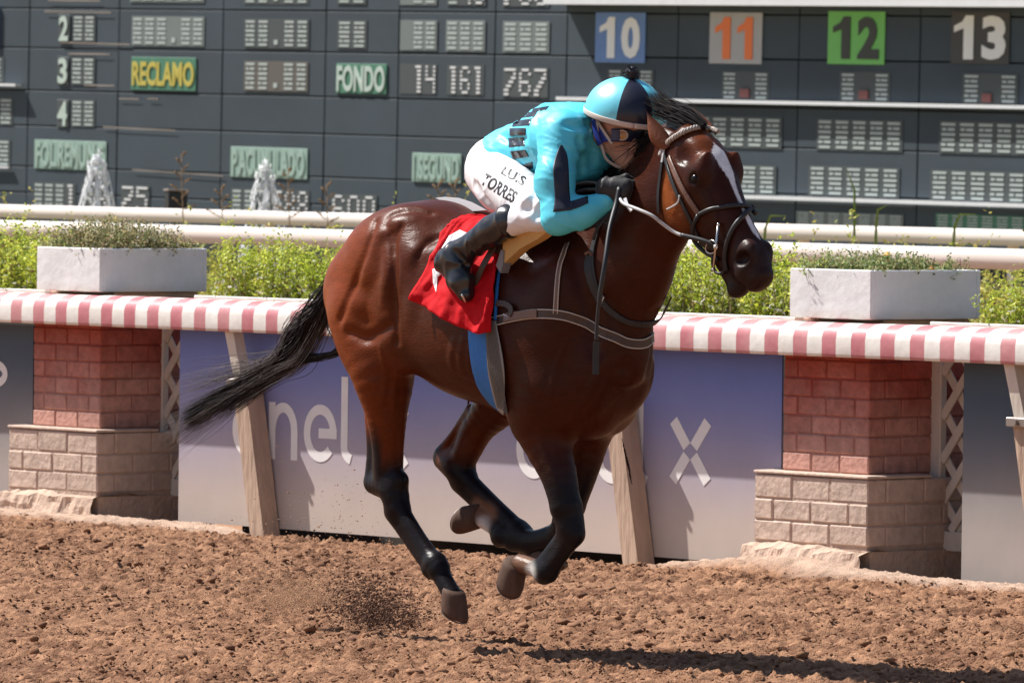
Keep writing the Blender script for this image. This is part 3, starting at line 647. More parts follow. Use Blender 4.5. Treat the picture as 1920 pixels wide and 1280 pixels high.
M_GRN = mat('pale green tablet', (.26, .38, .32), rough=.6, vary=.12, vscale=14); M_GRND = mat('green tablet', (.06, .19, .12), rough=.6)
xs_seam = [bpt(x, 200)[0] for x in (-150, 52, 220, 415, 608, 745, 925, 1060, 1268, 1495, 1722, 1950, 2200)]
zs_seam = [bpt(960, y)[1] for y in (455, 398, 345, 262, 190, 104, 24, -50, -130, -220)]
b = MB(); b.box(xs_seam[0] - 30, xs_seam[-1] + 34, .05, .5, bpt(960, 640)[1] - 1.2, zs_seam[-1] + 3.0); b.build('frame', M_BOARD2, tb)
for i in range(len(xs_seam) - 1):
    for j in range(len(zs_seam) - 1):
        b = MB(); b.cbox(xs_seam[i] + .007, xs_seam[i + 1] - .007, random.uniform(.0, .006), .06, zs_seam[j] + .008, zs_seam[j + 1] - .008, .004); b.build('panel', M_BOARD, tb)
def brect(x0, y0, x1, y1):
    cx, cz = bpt((x0 + x1) / 2, (y0 + y1) / 2); d = ray((x0 + x1) / 2, (y0 + y1) / 2); t = ((BO - CAM) @ hY) / (d @ hY); s = FPX / t
    return cx, cz, (x1 - x0) / (s * math.cos(HEAD)), (y1 - y0) / s
DOT = {'0': '01110 10001 10001 10001 10001 10001 01110', '1': '01110 00110 00110 00110 00110 00110 00110', '2': '11111 00001 00011 01110 11000 10000 10000', '4': '10001 10001 10001 11111 00001 00001 00001',
       '5': '11111 10000 11110 00001 00001 10001 01110', '6': '01110 10001 10000 11110 10001 10001 01110', '7': '11111 00001 00011 00110 01100 11000 11000', '8': '01110 10001 10001 01110 10001 10001 01110', '9': '01110 10001 10001 01111 00001 10001 01110', '3': '11110 00001 00001 01110 00001 10001 01110'}
_mtx = {}
def digit_mesh(kind, w_, h_):
    key = (kind, round(w_, 2), round(h_, 2))
    if key in _mtx: return _mtx[key]
    b = MB()
    if kind == 'dim':
        for r in range(6):
            z = h_ * (.5 - (r + .5) / 6); hw = w_ * (.47 if r % 2 == 0 else .43)
            if r in (1, 4): b.box(-hw, -hw * .35, -.004, 0, z - h_ * .045, z + h_ * .045); b.box(-hw * .1, hw, -.004, 0, z - h_ * .045, z + h_ * .045)
            else: b.box(-hw, hw, -.004, 0, z - h_ * .045, z + h_ * .045)
        me = b.mesh('digit', M_MTX)
    else:
        rows = DOT[kind].split()
        for r, row in enumerate(rows):
            c = 0
            while c < 5:
                if row[c] == '1':
                    c2 = c
                    while c2 < 5 and row[c2] == '1': c2 += 1
                    z = h_ * (.5 - (r + .5) / 7); b.box(-w_ / 2 + w_ * c / 5, -w_ / 2 + w_ * c2 / 5, -.006, 0, z - h_ * .040, z + h_ * .040); c = c2
                else: c += 1
        me = b.mesh('digit', M_MTXW)
    _mtx[key] = me; return me
def window(x0, y0, x1, y1, cells, back=None, name='digit_window', lab=None):
    """cells: string, d = dim digit, - = gap, . = spacer, else a lit digit"""
    cx, cz, w_, h_ = brect(x0, y0, x1, y1); b = MB(); b.box(-w_ / 2, w_ / 2, -.003, .0, -h_ / 2, h_ / 2); o = b.build(name, back or M_WIN, tb, loc=(cx, -.001, cz))
    if lab: o['label'] = lab
    n = len(cells); cw = w_ / n
    for i, c in enumerate(cells):
        if c == '-': continue
        if c == '.':
            b = MB(); b.box(-.03, .03, -.006, 0, -h_ * .38, -h_ * .22); q = b.build('point', M_MTX, o, loc=(-w_ / 2 + (i + .5) * cw, -.0035, 0)); continue
        me = digit_mesh('dim' if c == 'd' else c, cw * .76, h_ * .94); q = bpy.data.objects.new('digit', me); COL.objects.link(q); q.parent = o; q.location = (-w_ / 2 + (i + .5) * cw, -.0035, 0)
    return o
def text_mesh(txt, w_, h_, m_, off=.0, ext=.004):
    cu = bpy.data.curves.new('txt', 'FONT'); cu.body = txt; cu.extrude = ext; cu.offset = off; cu.resolution_u = 3
    ob = bpy.data.objects.new('txt', cu); COL.objects.link(ob); dg = bpy.context.evaluated_depsgraph_get(); me = bpy.data.meshes.new_from_object(ob.evaluated_get(dg))
    bpy.data.objects.remove(ob); n = len(me.vertices); co = np.empty(n * 3, np.float32); me.vertices.foreach_get('co', co); co = co.reshape(-1, 3)
    mn, mx = co.min(0), co.max(0); co = (co - (mn + mx) / 2) / np.maximum(mx - mn, 1e-6); out = np.stack([co[:, 0] * w_, -co[:, 2] * ext * 2, co[:, 1] * h_], -1)
    me.vertices.foreach_set('co', out.astype(np.float32).ravel()); me.update(); me.materials.clear(); me.materials.append(m_); return me
def sign(x0, y0, x1, y1, txt, back, fore, label=None, fx=.82, fy=.74, off=.03, name='number_sign'):
    cx, cz, w_, h_ = brect(x0, y0, x1, y1); b = MB(); b.cbox(-w_ / 2, w_ / 2, -.010, 0, -h_ / 2, h_ / 2, .003); o = b.build(name, back, tb, loc=(cx, -.001, cz))
    if label: o['label'] = label
    if name == 'number_sign':
        dw = w_ * fx / 2; hh_ = h_ * fy / 2
        for i, ch in enumerate(txt):
            xc = (i - .5) * dw * 1.06
            if ch == '1':
                b = MB(); sw = dw * .36; xr = dw * .30; b.poly([(xr - sw, -hh_), (xr, -hh_), (xr, hh_), (xr - sw * .8, hh_), (xr - sw * 1.15, hh_ * .72), (xr - dw * .72, hh_ * .52), (xr - dw * .72, hh_ * .24), (xr - sw, hh_ * .42)], -.004, .004); q = b.build('figure_1', fore, o)
            else: q = link('figure_' + ch, text_mesh(ch, dw * .88, h_ * fy, fore, .045), None, o)
            q.location = (xc, -.0155, 0)
        return o
    q = link('lettering', text_mesh(txt, w_ * fx, h_ * fy, fore, off), None, o); q.location = (0, -.0155, 0); return o
M_BL = mat('blue sign', (.13, .24, .50), rough=.55, vary=.06); M_GY = mat('grey sign', (.42, .42, .42), rough=.55, vary=.04); M_GN = mat('green sign', (.17, .52, .12), rough=.55, vary=.05)
M_BK = mat('black sign', (.05, .048, .045), rough=.55); M_OR = mat('orange figures', (.85, .20, .05), rough=.55); M_TW = mat('white figures', (.82, .82, .80), rough=.55); M_TB = mat('dark figures', (.04, .045, .04), rough=.55); M_YL = mat('yellow figures', (.50, .42, .08), rough=.55)
sign(1118, 24, 1210, 118, '10', M_BL, M_TW, 'blue sign with a white 10', .84, .82, .05); sign(1333, 24, 1428, 120, '11', M_GY, M_OR, 'grey sign with an orange 11', .80, .82, .05)
sign(1556, 22, 1657, 121, '12', M_GN, M_TB, 'green sign with a dark 12', .84, .80, .05); sign(1788, 22, 1890, 120, '13', M_BK, M_TW, 'dark sign with a white 13', .92, .84, .05)
sign(243, 108, 372, 170, 'RECLAMO', M_GRND, M_YL, 'green tablet with yellow RECLAMO', .95, .74, .03, 'word_tablet')
M_TG = mat('pale green letters', (.46, .55, .49), rough=.6); M_TG2 = mat('washed letters', (.32, .44, .375), rough=.6)
sign(630, 120, 727, 176, 'FONDO', M_GRND, M_TG, 'green tablet with pale FONDO', .95, .88, .03, 'word_tablet')
sign(60, 264, 205, 318, 'FOL.REMUNC', M_GRN, M_TG2, 'washed out green tablet at the left', .94, .84, .03, 'word_tablet')
sign(430, 277, 580, 334, 'P.ACUMULADO', M_GRN, M_TG2, 'washed out green tablet above the right fountain', .94, .84, .03, 'word_tablet')
sign(773, 288, 866, 342, '1.SEGUND', M_GRN, M_TG2, 'washed out green tablet left of the rider', .94, .84, .03, 'word_tablet')
window(1760, 403, 1916, 440, 'dddddd', back=M_GRND); window(1497, 399, 1688, 432, 'ddddddd', back=M_WINP)
for a in ((135, 28, 181, 79, 'dd'), (132, 107, 180, 160, 'dd'), (132, 187, 180, 239, 'dd'), (-30, 107, 9, 155, 'd'), (-30, 183, 27, 235, 'dd'), (-30, 261, 22, 313, 'dd'),
          (455, 35, 582, 91, 'dd.dd'), (632, 38, 689, 92, 'dd'), (455, -45, 582, 9, 'dd.dd'), (632, -45, 688, 9, 'dd'),
          (1140, 130, 1225, 178, 'd-d'), (1355, 134, 1441, 189, 'd-d'), (1577, 135, 1667, 192, 'd-d'), (1808, 138, 1905, 196, 'd-d'),
          (1303, 218, 1463, 278, 'ddddd'), (1535, 224, 1688, 284, 'ddddd'), (1767, 228, 1930, 290, 'ddddd'), (1290, 308, 1452, 363, 'ddddd'), (1520, 312, 1682, 370, 'ddddd'), (1750, 320, 1918, 379, 'ddddd')): window(*a)
for a in ((243, 31, 387, 87, 'ddd.dd'), (750, 38, 820, 95, '-dd'), (836, 38, 910, 97, 'ddd'), (943, 40, 1030, 99, 'ddd'), (240, -50, 387, 5, 'ddd.dd')): window(*a, back=M_WINP)
window(455, 115, 580, 172, 'dd.dd', back=M_WINB); window(750, 120, 820, 177, '-14', lab='window with a lit 14'); window(838, 122, 908, 179, '161', lab='window with a lit 161'); window(943, 126, 1028, 183, '767', lab='window with a lit 767')
window(750, -45, 820, 10, '-dd', back=M_WINP); window(838, -45, 912, 11, 'd46'); window(943, -43, 1030, 13, '768')
window(60, 342, 145, 398, 'ddd1'); window(150, 345, 205, 400, '88'); window(225, 347, 282, 402, '25'); window(432, 353, 480, 408, 'dd'); window(482, 355, 582, 410, '2588'); window(620, 364, 708, 420, '600', lab='window with a lit 600')
for x0, y0, x1, y1, c, rdl in ((110, 28, 133, 80, '2', 0), (108, 107, 131, 160, '3', 0), (107, 187, 131, 239, '4', 0)): sign(x0, y0, x1, y1, c, M_WIN, M_TG, None, .8, .9, .03, 'row_number')
M_REDL = mat('red lamp cover', (.20, .065, .06), rough=.5)
for x, y in ((1398, 175), (1621, 178), (1852, 184)):
    cx, cz, w_, h_ = brect(x - 8, y - 8, x + 8, y + 8); b = MB(); b.box(-w_ / 2, w_ / 2, -.022, -.002, -h_ / 2, h_ / 2); b.build('red_lamp', M_REDL, tb, loc=(cx, 0, cz))
def band(xa, ya, xb, yb, hp, m_=None, proud=.10, name='white_band'):
    (ax, az), (cx_, cz_) = bpt(xa, ya), bpt(xb, yb); s = 186.0; hh_ = hp / s
    b = MB(); b.poly([(ax, az - hh_ / 2), (cx_, cz_ - hh_ / 2), (cx_, cz_ + hh_ / 2), (ax, az + hh_ / 2)], -proud, -.015); b.build(name, m_ or M_WBAND, tb)
band(1060, 3, 2000, 8, 13, proud=.3); band(1056, 185, 2000, 203, 6.5); band(1300, 366, 2000, 388, 6.5); band(-60, 158, 42, 160, 5)
band(85, 22, 210, 24, 3.5, M_PIPE, .015, 'conduit'); band(92, 1, 190, 2, 3, M_PIPE, .015, 'conduit'); band(115, 80, 245, 84, 3.5, M_PIPE, .015, 'conduit'); band(130, 101, 208, 102, 3, M_PIPE, .015, 'conduit'); band(160, 160, 216, 161, 3, M_PIPE, .015, 'conduit')
band(225, 185, 262, 186, 3, M_PIPE, .015, 'conduit'); band(278, 185, 298, 186, 3, M_PIPE, .015, 'conduit'); band(195, 238, 330, 245, 3, M_PIPE, .015, 'conduit'); band(250, 318, 420, 330, 3, M_PIPE, .015, 'conduit'); band(-60, 313, 22, 314, 4, None, .05)
cx, cz, w_, h_ = brect(-60, 12, 2, 90); b = MB(); b.box(-w_ / 2, w_ / 2, -.03, 0, -h_ / 2, h_ / 2); b.build('blue_sign', M_BL, tb, loc=(cx, -.001, cz))
# ------------------------------------------------------------------ implicit surfaces for bodies
class Field:
    def __init__(s, lo, hi, vox):
        s.lo = np.array(lo, float); s.vox = vox; s.n = np.ceil((np.array(hi) - s.lo) / vox).astype(int) + 1
        s.D = np.full(s.n, 1.0, np.float32)
    def _sl(s, lo, hi):
        a = np.maximum(np.floor((np.array(lo) - s.lo) / s.vox).astype(int), 0); b = np.minimum(np.ceil((np.array(hi) - s.lo) / s.vox).astype(int) + 1, s.n)
        if np.any(b <= a): return None, None
        sl = tuple(slice(i, j) for i, j in zip(a, b)); g = [(np.arange(i, j, dtype=np.float32) * s.vox + s.lo[k]) for k, (i, j) in enumerate(zip(a, b))]
        return sl, (g[0][:, None, None], g[1][None, :, None], g[2][None, None, :])
    def put(s, d, sl, k, sub=False):
        A = s.D[sl]; d = d.astype(np.float32)
        if sub: d = -d; h = np.clip(.5 - .5 * (d - A) / k, 0, 1) if False else np.clip(.5 + .5 * (A - d) / k, 0, 1); s.D[sl] = d + (A - d) * h + k * h * (1 - h) * 1.0; return
        h = np.clip(.5 + .5 * (d - A) / k, 0, 1); s.D[sl] = d + (A - d) * h - k * h * (1 - h)
    def cone(s, a, b, ra, rb, k=.03, sy=1.0, sub=False, off=0.0):
        a = np.array(a, float); b = np.array(b, float); R = max(ra, rb) * max(1, sy) + off + k + 4 * s.vox + .02
        sl, g = s._sl(np.minimum(a, b) - R, np.maximum(a, b) + R)
        if sl is None: return
        d = b - a; yc = (a[1] + b[1]) / 2
        x, y, z = g[0] - a[0], (g[1] - a[1]) , g[2] - a[2]; dd = d @ d + 1e-12
        t = np.clip((x * d[0] + y * d[1] + z * d[2]) / dd, 0, 1)
        q = np.sqrt((x - t * d[0]) ** 2 + ((y - t * d[1]) / sy) ** 2 + (z - t * d[2]) ** 2) - (ra + (rb - ra) * t) - off
        s.put(q, sl, k, sub)
    def path(s, P, R, k=.03, sy=1.0, sub=False, off=0.0, kin=.010):
        P = np.array(P, float); R = np.array(R, float); Rm = R.max() * max(1, sy) + off + k + 4 * s.vox + .02; sl, g = s._sl(P.min(0) - Rm, P.max(0) + Rm)
        if sl is None: return
        acc = None
        for i in range(len(P) - 1):
            a, d = P[i], P[i + 1] - P[i]; x, y, z = g[0] - a[0], g[1] - a[1], g[2] - a[2]; t = np.clip((x * d[0] + y * d[1] + z * d[2]) / (d @ d + 1e-12), 0, 1)
            ts = t * t * (3 - 2 * t) if len(P) > 2 else t
            q = np.sqrt((x - t * d[0]) ** 2 + ((y - t * d[1]) / sy) ** 2 + (z - t * d[2]) ** 2) - (R[i] + (R[i + 1] - R[i]) * ts) - off
            if acc is None: acc = q
            else:
                m = np.minimum(acc, q); acc = m
        s.put(acc, sl, k, sub)
    def ell(s, c, r, k=.03, rot=(0, 0), sub=False, off=0.0):
        """ellipsoid; rot = (tilt about y, turn about z) in degrees"""
        r = np.array(r, float) + off; R = r.max() + k + 4 * s.vox + .02; sl, g = s._sl(np.array(c) - R, np.array(c) + R)
        if sl is None: return
        x, y, z = g[0] - c[0], g[1] - c[1], g[2] - c[2]; th, ps = math.radians(rot[0]), math.radians(rot[1])
        x, y = x * math.cos(ps) + y * math.sin(ps), -x * math.sin(ps) + y * math.cos(ps)
        x, z = x * math.cos(th) + z * math.sin(th), -x * math.sin(th) + z * math.cos(th)
        k0 = np.sqrt((x / r[0]) ** 2 + (y / r[1]) ** 2 + (z / r[2]) ** 2); k1 = np.sqrt((x / r[0] ** 2) ** 2 + (y / r[1] ** 2) ** 2 + (z / r[2] ** 2) ** 2)
        s.put(k0 * (k0 - 1) / np.maximum(k1, 1e-6), sl, k, sub)
    def tube(s, org, ax, nv, st, k=.03, p=2.0, off=0.0):
        """sectional tube in the sagittal plane: st rows = (along, top, bottom, half width)"""
        st = np.array(st, float); org = np.array(org, float); ax = np.array(ax, float); nv = np.array(nv, float)
        cs = [org + ax * r[0] + nv * q for r in st for q in (r[1], r[2])]; w = st[:, 3].max() + .12
        lo = np.min(cs, 0) - .1; hi = np.max(cs, 0) + .1; lo[1] = org[1] - w; hi[1] = org[1] + w; sl, g = s._sl(lo, hi)
        x, y, z = g[0] - org[0], g[1] - org[1], g[2] - org[2]; u = x * ax[0] + z * ax[2]; v = x * nv[0] + z * nv[2]
        uc = np.clip(u, st[0, 0], st[-1, 0]); xs = np.linspace(st[0, 0], st[-1, 0], 200)
        def sm(col):
            yv = np.interp(xs, st[:, 0], col); kr = np.hanning(23); kr /= kr.sum(); yp = np.pad(yv, 11, mode='reflect', reflect_type='odd'); return np.convolve(yp, kr, 'valid')
        T, B, W_ = (np.interp(uc, xs, sm(st[:, i])) for i in (1, 2, 3)); c = (T + B) / 2; h = (T - B) / 2 + off; W_ = W_ + off
        e = (np.abs((v - c) / h) ** p + np.abs(y / W_) ** p + (np.abs(u - uc) / np.minimum(h, W_) / .9) ** p) ** (1 / p)
        s.put((e - 1) * np.minimum(h, W_) * (.75 + 0 * e), sl, k)
    def sample(s, P):
        q = (np.asarray(P) - s.lo) / s.vox; i = np.clip(np.floor(q).astype(int), 0, s.n - 2); f = np.clip(q - i, 0, 1); D = s.D
        i0, i1, i2 = i[..., 0], i[..., 1], i[..., 2]; a, b, c = f[..., 0], f[..., 1], f[..., 2]; out = 0
        for dx in (0, 1):
            for dy in (0, 1):
                for dz in (0, 1): out = out + D[i0 + dx, i1 + dy, i2 + dz] * (a if dx else 1 - a) * (b if dy else 1 - b) * (c if dz else 1 - c)
        return out
    def grad(s, P):
        P = np.asarray(P, float); e = s.vox * 1.5; g = np.stack([s.sample(P + d) - s.sample(P - d) for d in np.eye(3) * e], -1)
        return g / np.maximum(np.linalg.norm(g, axis=-1, keepdims=True), 1e-9)
    def mesh(s, smooth_it=2, clip=None):
        D = s.D; ins = D < 0; c = np.zeros(np.array(D.shape) - 1, np.uint8)
        for dx in (0, 1):
            for dy in (0, 1):
                for dz in (0, 1): c += ins[dx:dx + c.shape[0], dy:dy + c.shape[1], dz:dz + c.shape[2]]
        ii = np.argwhere((c > 0) & (c < 8)); n = len(ii); I, J, K = ii.T
        cor = {(dx, dy, dz): D[I + dx, J + dy, K + dz] for dx in (0, 1) for dy in (0, 1) for dz in (0, 1)}
        acc = np.zeros((n, 3)); cnt = np.zeros(n)
        for a in cor:
            for ax in range(3):
                if a[ax] == 0:
                    b = list(a); b[ax] = 1; b = tuple(b); va, vb = cor[a], cor[b]; m = (va < 0) != (vb < 0); t = np.where(m, va / np.where(m, va - vb, 1), 0)
                    p = np.tile(np.array(a, float), (n, 1)); p[:, ax] = t; acc += p * m[:, None]; cnt += m
        V = (ii + acc / cnt[:, None]) * s.vox + s.lo
        idx = np.full(c.shape, -1, np.int32); idx[I, J, K] = np.arange(n); Q = []
        for ax in range(3):
            o1, o2 = [(1, 2), (2, 0), (0, 1)][ax]; a = ins; b = np.roll(ins, -1, ax); m = a != b
            sl = [slice(1, -1)] * 3; sl[ax] = slice(0, -1); sl[o1] = slice(1, -1); sl[o2] = slice(1, -1); mm = np.zeros_like(m); mm[tuple(sl)] = m[tuple(sl)]
            e = np.argwhere(mm); fl = ins[tuple(e.T)]
            d1 = np.zeros(3, int); d1[o1] = 1; d2 = np.zeros(3, int); d2[o2] = 1
            q = np.stack([idx[tuple((e - d1 - d2).T)], idx[tuple((e - d2).T)], idx[tuple(e.T)], idx[tuple((e - d1).T)]], 1); q[~fl] = q[~fl][:, ::-1]; Q.append(q)
        Q = np.concatenate(Q); Q = Q[(Q >= 0).all(1)]
        for _ in range(smooth_it):
            A = np.zeros_like(V); N_ = np.zeros(n)
            for k in range(4):
                a, b = Q[:, k], Q[:, (k + 1) % 4]
                for d in range(3): A[:, d] += np.bincount(a, V[b, d], n) + np.bincount(b, V[a, d], n)
                N_ += np.bincount(a, minlength=n) + np.bincount(b, minlength=n)
            V = V * .5 + .5 * A / np.maximum(N_, 1)[:, None]
        return V, Q
    def hit(s, px, py, off=.004, skip=0.0, far=False):
        """where the line of sight through a photo point first meets the surface (object coordinates)"""
        d = ray(px, py); d = d / np.linalg.norm(d); o = CAM - HO
        d = np.array([d @ hX, d @ hY, d[2]]); o = np.array([o @ hX, o @ hY, o[2]])
        t0 = ((s.lo + s.n * s.vox / 2) - o) @ d; ts = np.arange(t0 - 1.6, t0 + 1.6, .002); P = o + d * ts[:, None]
        ok = ((P > s.lo) & (P < s.lo + (s.n - 1) * s.vox)).all(1); v = np.where(ok, s.sample(P), 1.0)
        k = np.argmax(v < 0) if (v < 0).any() else int(np.argmin(v)); p = P[k]; n = s.grad(p[None])[0]; return p + n * off, n

def catmull(P, m):
    P = np.array(P); n = len(P); Pe = np.vstack([2 * P[0] - P[1], P, 2 * P[-1] - P[-2]]); t = np.linspace(0, n - 1 - 1e-6, m); i = t.astype(int); f = (t - i)[:, None]
    a, b, c, d = Pe[i], Pe[i + 1], Pe[i + 2], Pe[i + 3]; return .5 * (2 * b + (c - a) * f + (2 * a - 5 * b + 4 * c - d) * f ** 2 + (3 * b - a - 3 * c + d) * f ** 3)
# ------------------------------------------------------------------ the horse
HV = .006
H = Field((-1.02, -.40, .12), (1.46, .40, 2.06), HV)
# trunk: along, top, bottom, half width
H.tube((0, 0, 0), (1, 0, 0), (0, 0, 1), [(-.75, 1.40, 1.18, .12), (-.67, 1.485, 1.10, .19), (-.57, 1.560, 1.06, .24), (-.46, 1.607, 1.04, .262), (-.36, 1.622, 1.03, .262), (-.26, 1.605, 1.01, .262), (-.16, 1.56, .975, .265), (0, 1.52, .905, .275),
    (.12, 1.51, .85, .277), (.22, 1.53, .815, .27), (.34, 1.51, .79, .255), (.44, 1.47, .775, .23), (.53, 1.42, .79, .185), (.61, 1.35, .87, .14), (.675, 1.26, .97, .09)], k=.02, p=2.15)
for sy in (-1, 1):
    # hindquarter masses
    H.ell((-.44, sy * .125, 1.425), (.25, .125, .155), .05, (14, 0)); H.ell((-.635, sy * .125, 1.275), (.145, .112, .165), .05, (12, 0)); H.ell((-.29, sy * .175, 1.32), (.10, .095, .19), .05, (-25, 0))
    H.ell((-.30, sy * .150, 1.50), (.07, .06, .05), .04)                       # point of hip
    H.ell((-.56, sy * .155, 1.17), (.13, .10, .20), .05, (8, 0)); H.ell((-.33, sy * .17, 1.13), (.12, .085, .15), .06, (-30, 0))
    # barrel, girth, shoulder, breast
    H.ell((.02, sy * .13, 1.14), (.36, .145, .22), .07); H.ell((.44, sy * .135, 1.18), (.15, .105, .29), .06, (-22, 0)); H.ell((.30, sy * .15, 1.06), (.12, .095, .17), .05)
    H.ell((.555, sy * .090, 1.03), (.12, .085, .16), .045, (-10, 0)); H.ell((.62, sy * .055, 1.14), (.09, .062, .13), .045); H.ell((.42, sy * .13, .93), (.14, .09, .13), .05)
# withers and neck
H.cone((.20, 0, 1.47), (.42, 0, 1.49), .06, .06, .08, .8)
H.cone((.47, 0, 1.26), (.655, 0, 1.41), .235, .195, .09, .64); H.cone((.655, 0, 1.41), (.825, 0, 1.60), .195, .150, .07, .60); H.cone((.825, 0, 1.60), (.93, 0, 1.75), .150, .115, .06, .68)
H.cone((.34, 0, 1.50), (.62, 0, 1.63), .07, .06, .08, .7); H.cone((.62, 0, 1.63), (.86, 0, 1.835), .055, .05, .06, .7)
# head in its own frame
A0 = np.array([1.022, 0, 1.888]); hd = nrm([.588, 0, -.809]); hn = np.array([.809, 0, .588])
def hp(s, n, y=0.0): return A0 + hd * s + hn * n + np.array([0, y, 0])
H.tube(A0, hd, hn, [(.02, .0, -.13, .068), (.07, .028, -.19, .088), (.13, .034, -.235, .100), (.20, .032, -.255, .102), (.27, .026, -.245, .089), (.34, .022, -.210, .071), (.42, .018, -.170, .058), (.50, .024, -.150, .055), (.555, .020, -.138, .057), (.595, .002, -.115, .050)], k=.015, p=2.3)
for sy in (-1, 1):
    H.ell(hp(.190, -.026, sy * .074), (.055, .036, .036), .03, (56, 0)); H.ell(hp(.160, .000, sy * .068), (.050, .022, .018), .03, (56, 0))   # orbit and brow
    H.ell(hp(.21, -.165, sy * .058), (.115, .040, .095), .03, (56, 0))                                                                   # cheek
    H.cone(hp(.24, -.055, sy * .074), hp(.36, -.06, sy * .058), .012, .008, .025)                                                          # facial crest
    H.ell(hp(.525, -.026, sy * .040), (.050, .022, .036), .02, (56, 0)); H.ell(hp(.56, -.075, sy * .032), (.035, .026, .035), .02)
    H.ell(hp(.535, -.032, sy * .066), (.036, .026, .025), .006, (20, 0), sub=True)                                                         # nostril
    H.ell(hp(.200, -.034, sy * .109), (.024, .012, .017), .008, (56, 0), sub=True)                                                         # eye socket
    H.ell(hp(.09, -.045, sy * .085), (.022, .012, .030), .03, (56, 0), sub=True)                                                           # hollow behind the eye
H.cone(hp(.38, -.160), hp(.55, -.155), .036, .034, .025, 1.0); H.ell(hp(.578, -.160), (.036, .038, .024), .025, (30, 0))                    # lower jaw and lip
for sy in (-1, 1): H.cone(hp(.45, -.130, sy * .064), hp(.62, -.140, sy * .045), .008, .009, .008, sub=True)                                # mouth line
# legs
def leg(lat, pts, k=.025, **kw):
    A_ = np.array([[*at(x, y, l_ if l_ is not None else lat), r] for x, y, r, l_ in pts])
    if len(A_) > 2: A_ = catmull(A_, (len(A_) - 1) * 4 + 1)
    H.path(A_[:, :3], A_[:, 3], k, **kw)
Z_ = None
def chain(lat, pts, k=.02): leg(lat, [(p[0], p[1], p[2], p[3] if len(p) > 3 else None) for p in pts], k)
# right hind, reaching down and forward
chain(-.13, [(690, 590, .13, -.135), (716, 690, .118, -.15), (724, 765, .080, -.15), (727, 830, .060, -.14), (728, 885, .054)], .05)
chain(-.13, [(694, 760, .024), (697, 840, .019), (697, 900, .028)], .02); chain(-.13, [(706, 800, .020), (708, 860, .016), (712, 905, .026)], .03)
chain(-.13, [(702, 908, .036), (734, 915, .054), (746, 950, .046)], .02); H.ell(at(745, 900, -.13), (.045, .04, .04), .02)
chain(-.13, [(752, 958, .032), (785, 1008, .028), (815, 1052, .030)], .02); chain(-.13, [(736, 962, .028), (771, 1016, .024), (805, 1062, .027)], .03)
chain(-.13, [(818, 1056, .042), (822, 1062, .040)], .02); chain(-.13, [(806, 1070, .026), (808, 1074, .024)], .02); chain(-.13, [(824, 1072, .034), (842, 1104, .034), (848, 1116, .037)], .02)
# left hind, drawn up under the belly
chain(.12, [(990, 690, .10, .15), (945, 745, .092, .15), (900, 800, .060, .14), (874, 850, .050)], .05)
chain(.12, [(884, 768, .024), (852, 815, .019), (829, 850, .030)], .02); chain(.12, [(884, 800, .02), (862, 835, .018), (846, 860, .026)], .03); chain(.12, [(832, 862, .038), (858, 874, .058), (870, 892, .048)], .02)
chain(.12, [(878, 900, .033), (926, 945, .028), (968, 986, .030)], .02); chain(.12, [(860, 908, .028), (908, 956, .024), (954, 999, .027)], .03)
chain(.12, [(976, 996, .040), (980, 1000, .040)], .02); chain(.12, [(984, 1010, .033), (1010, 1040, .034)], .02)
# right fore, knee folded, cannon back and down
chain(-.13, [(1040, 720, .12, -.12), (1016, 800, .090), (1046, 885, .066), (1060, 945, .054)], .05); H.ell(at(995, 775, -.14), (.08, .065, .10), .05)
chain(-.12, [(1063, 955, .056), (1070, 985, .050), (1074, 1000, .040)], .02); chain(-.12, [(1048, 950, .020), (1046, 975, .018)], .02)
chain(-.12, [(1078, 1003, .033), (1055, 1035, .029), (1035, 1062, .031)], .02); chain(-.12, [(1060, 1000, .028), (1038, 1028, .025), (1018, 1056, .028)], .03)
chain(-.12, [(1026, 1072, .041), (1020, 1076, .038)], .02); chain(-.12, [(1010, 1066, .031), (975, 1056, .034)], .02)
# left fore, knee folded, cannon straight back
chain(.11, [(1110, 740, .11, .13), (1104, 800, .088, .13), (1092, 870, .066), (1072, 940, .054)], .05)
chain(.10, [(1066, 955, .054), (1058, 990, .048)], .02)
chain(.10, [(1046, 1010, .033), (1005, 1021, .028), (962, 1018, .031)], .02); chain(.10, [(1040, 996, .028), (1000, 1006, .024), (956, 1002, .027)], .03)
chain(.10, [(944, 1004, .043), (940, 1006, .040)], .02); chain(.10, [(930, 988, .031), (900, 968, .034)], .02)
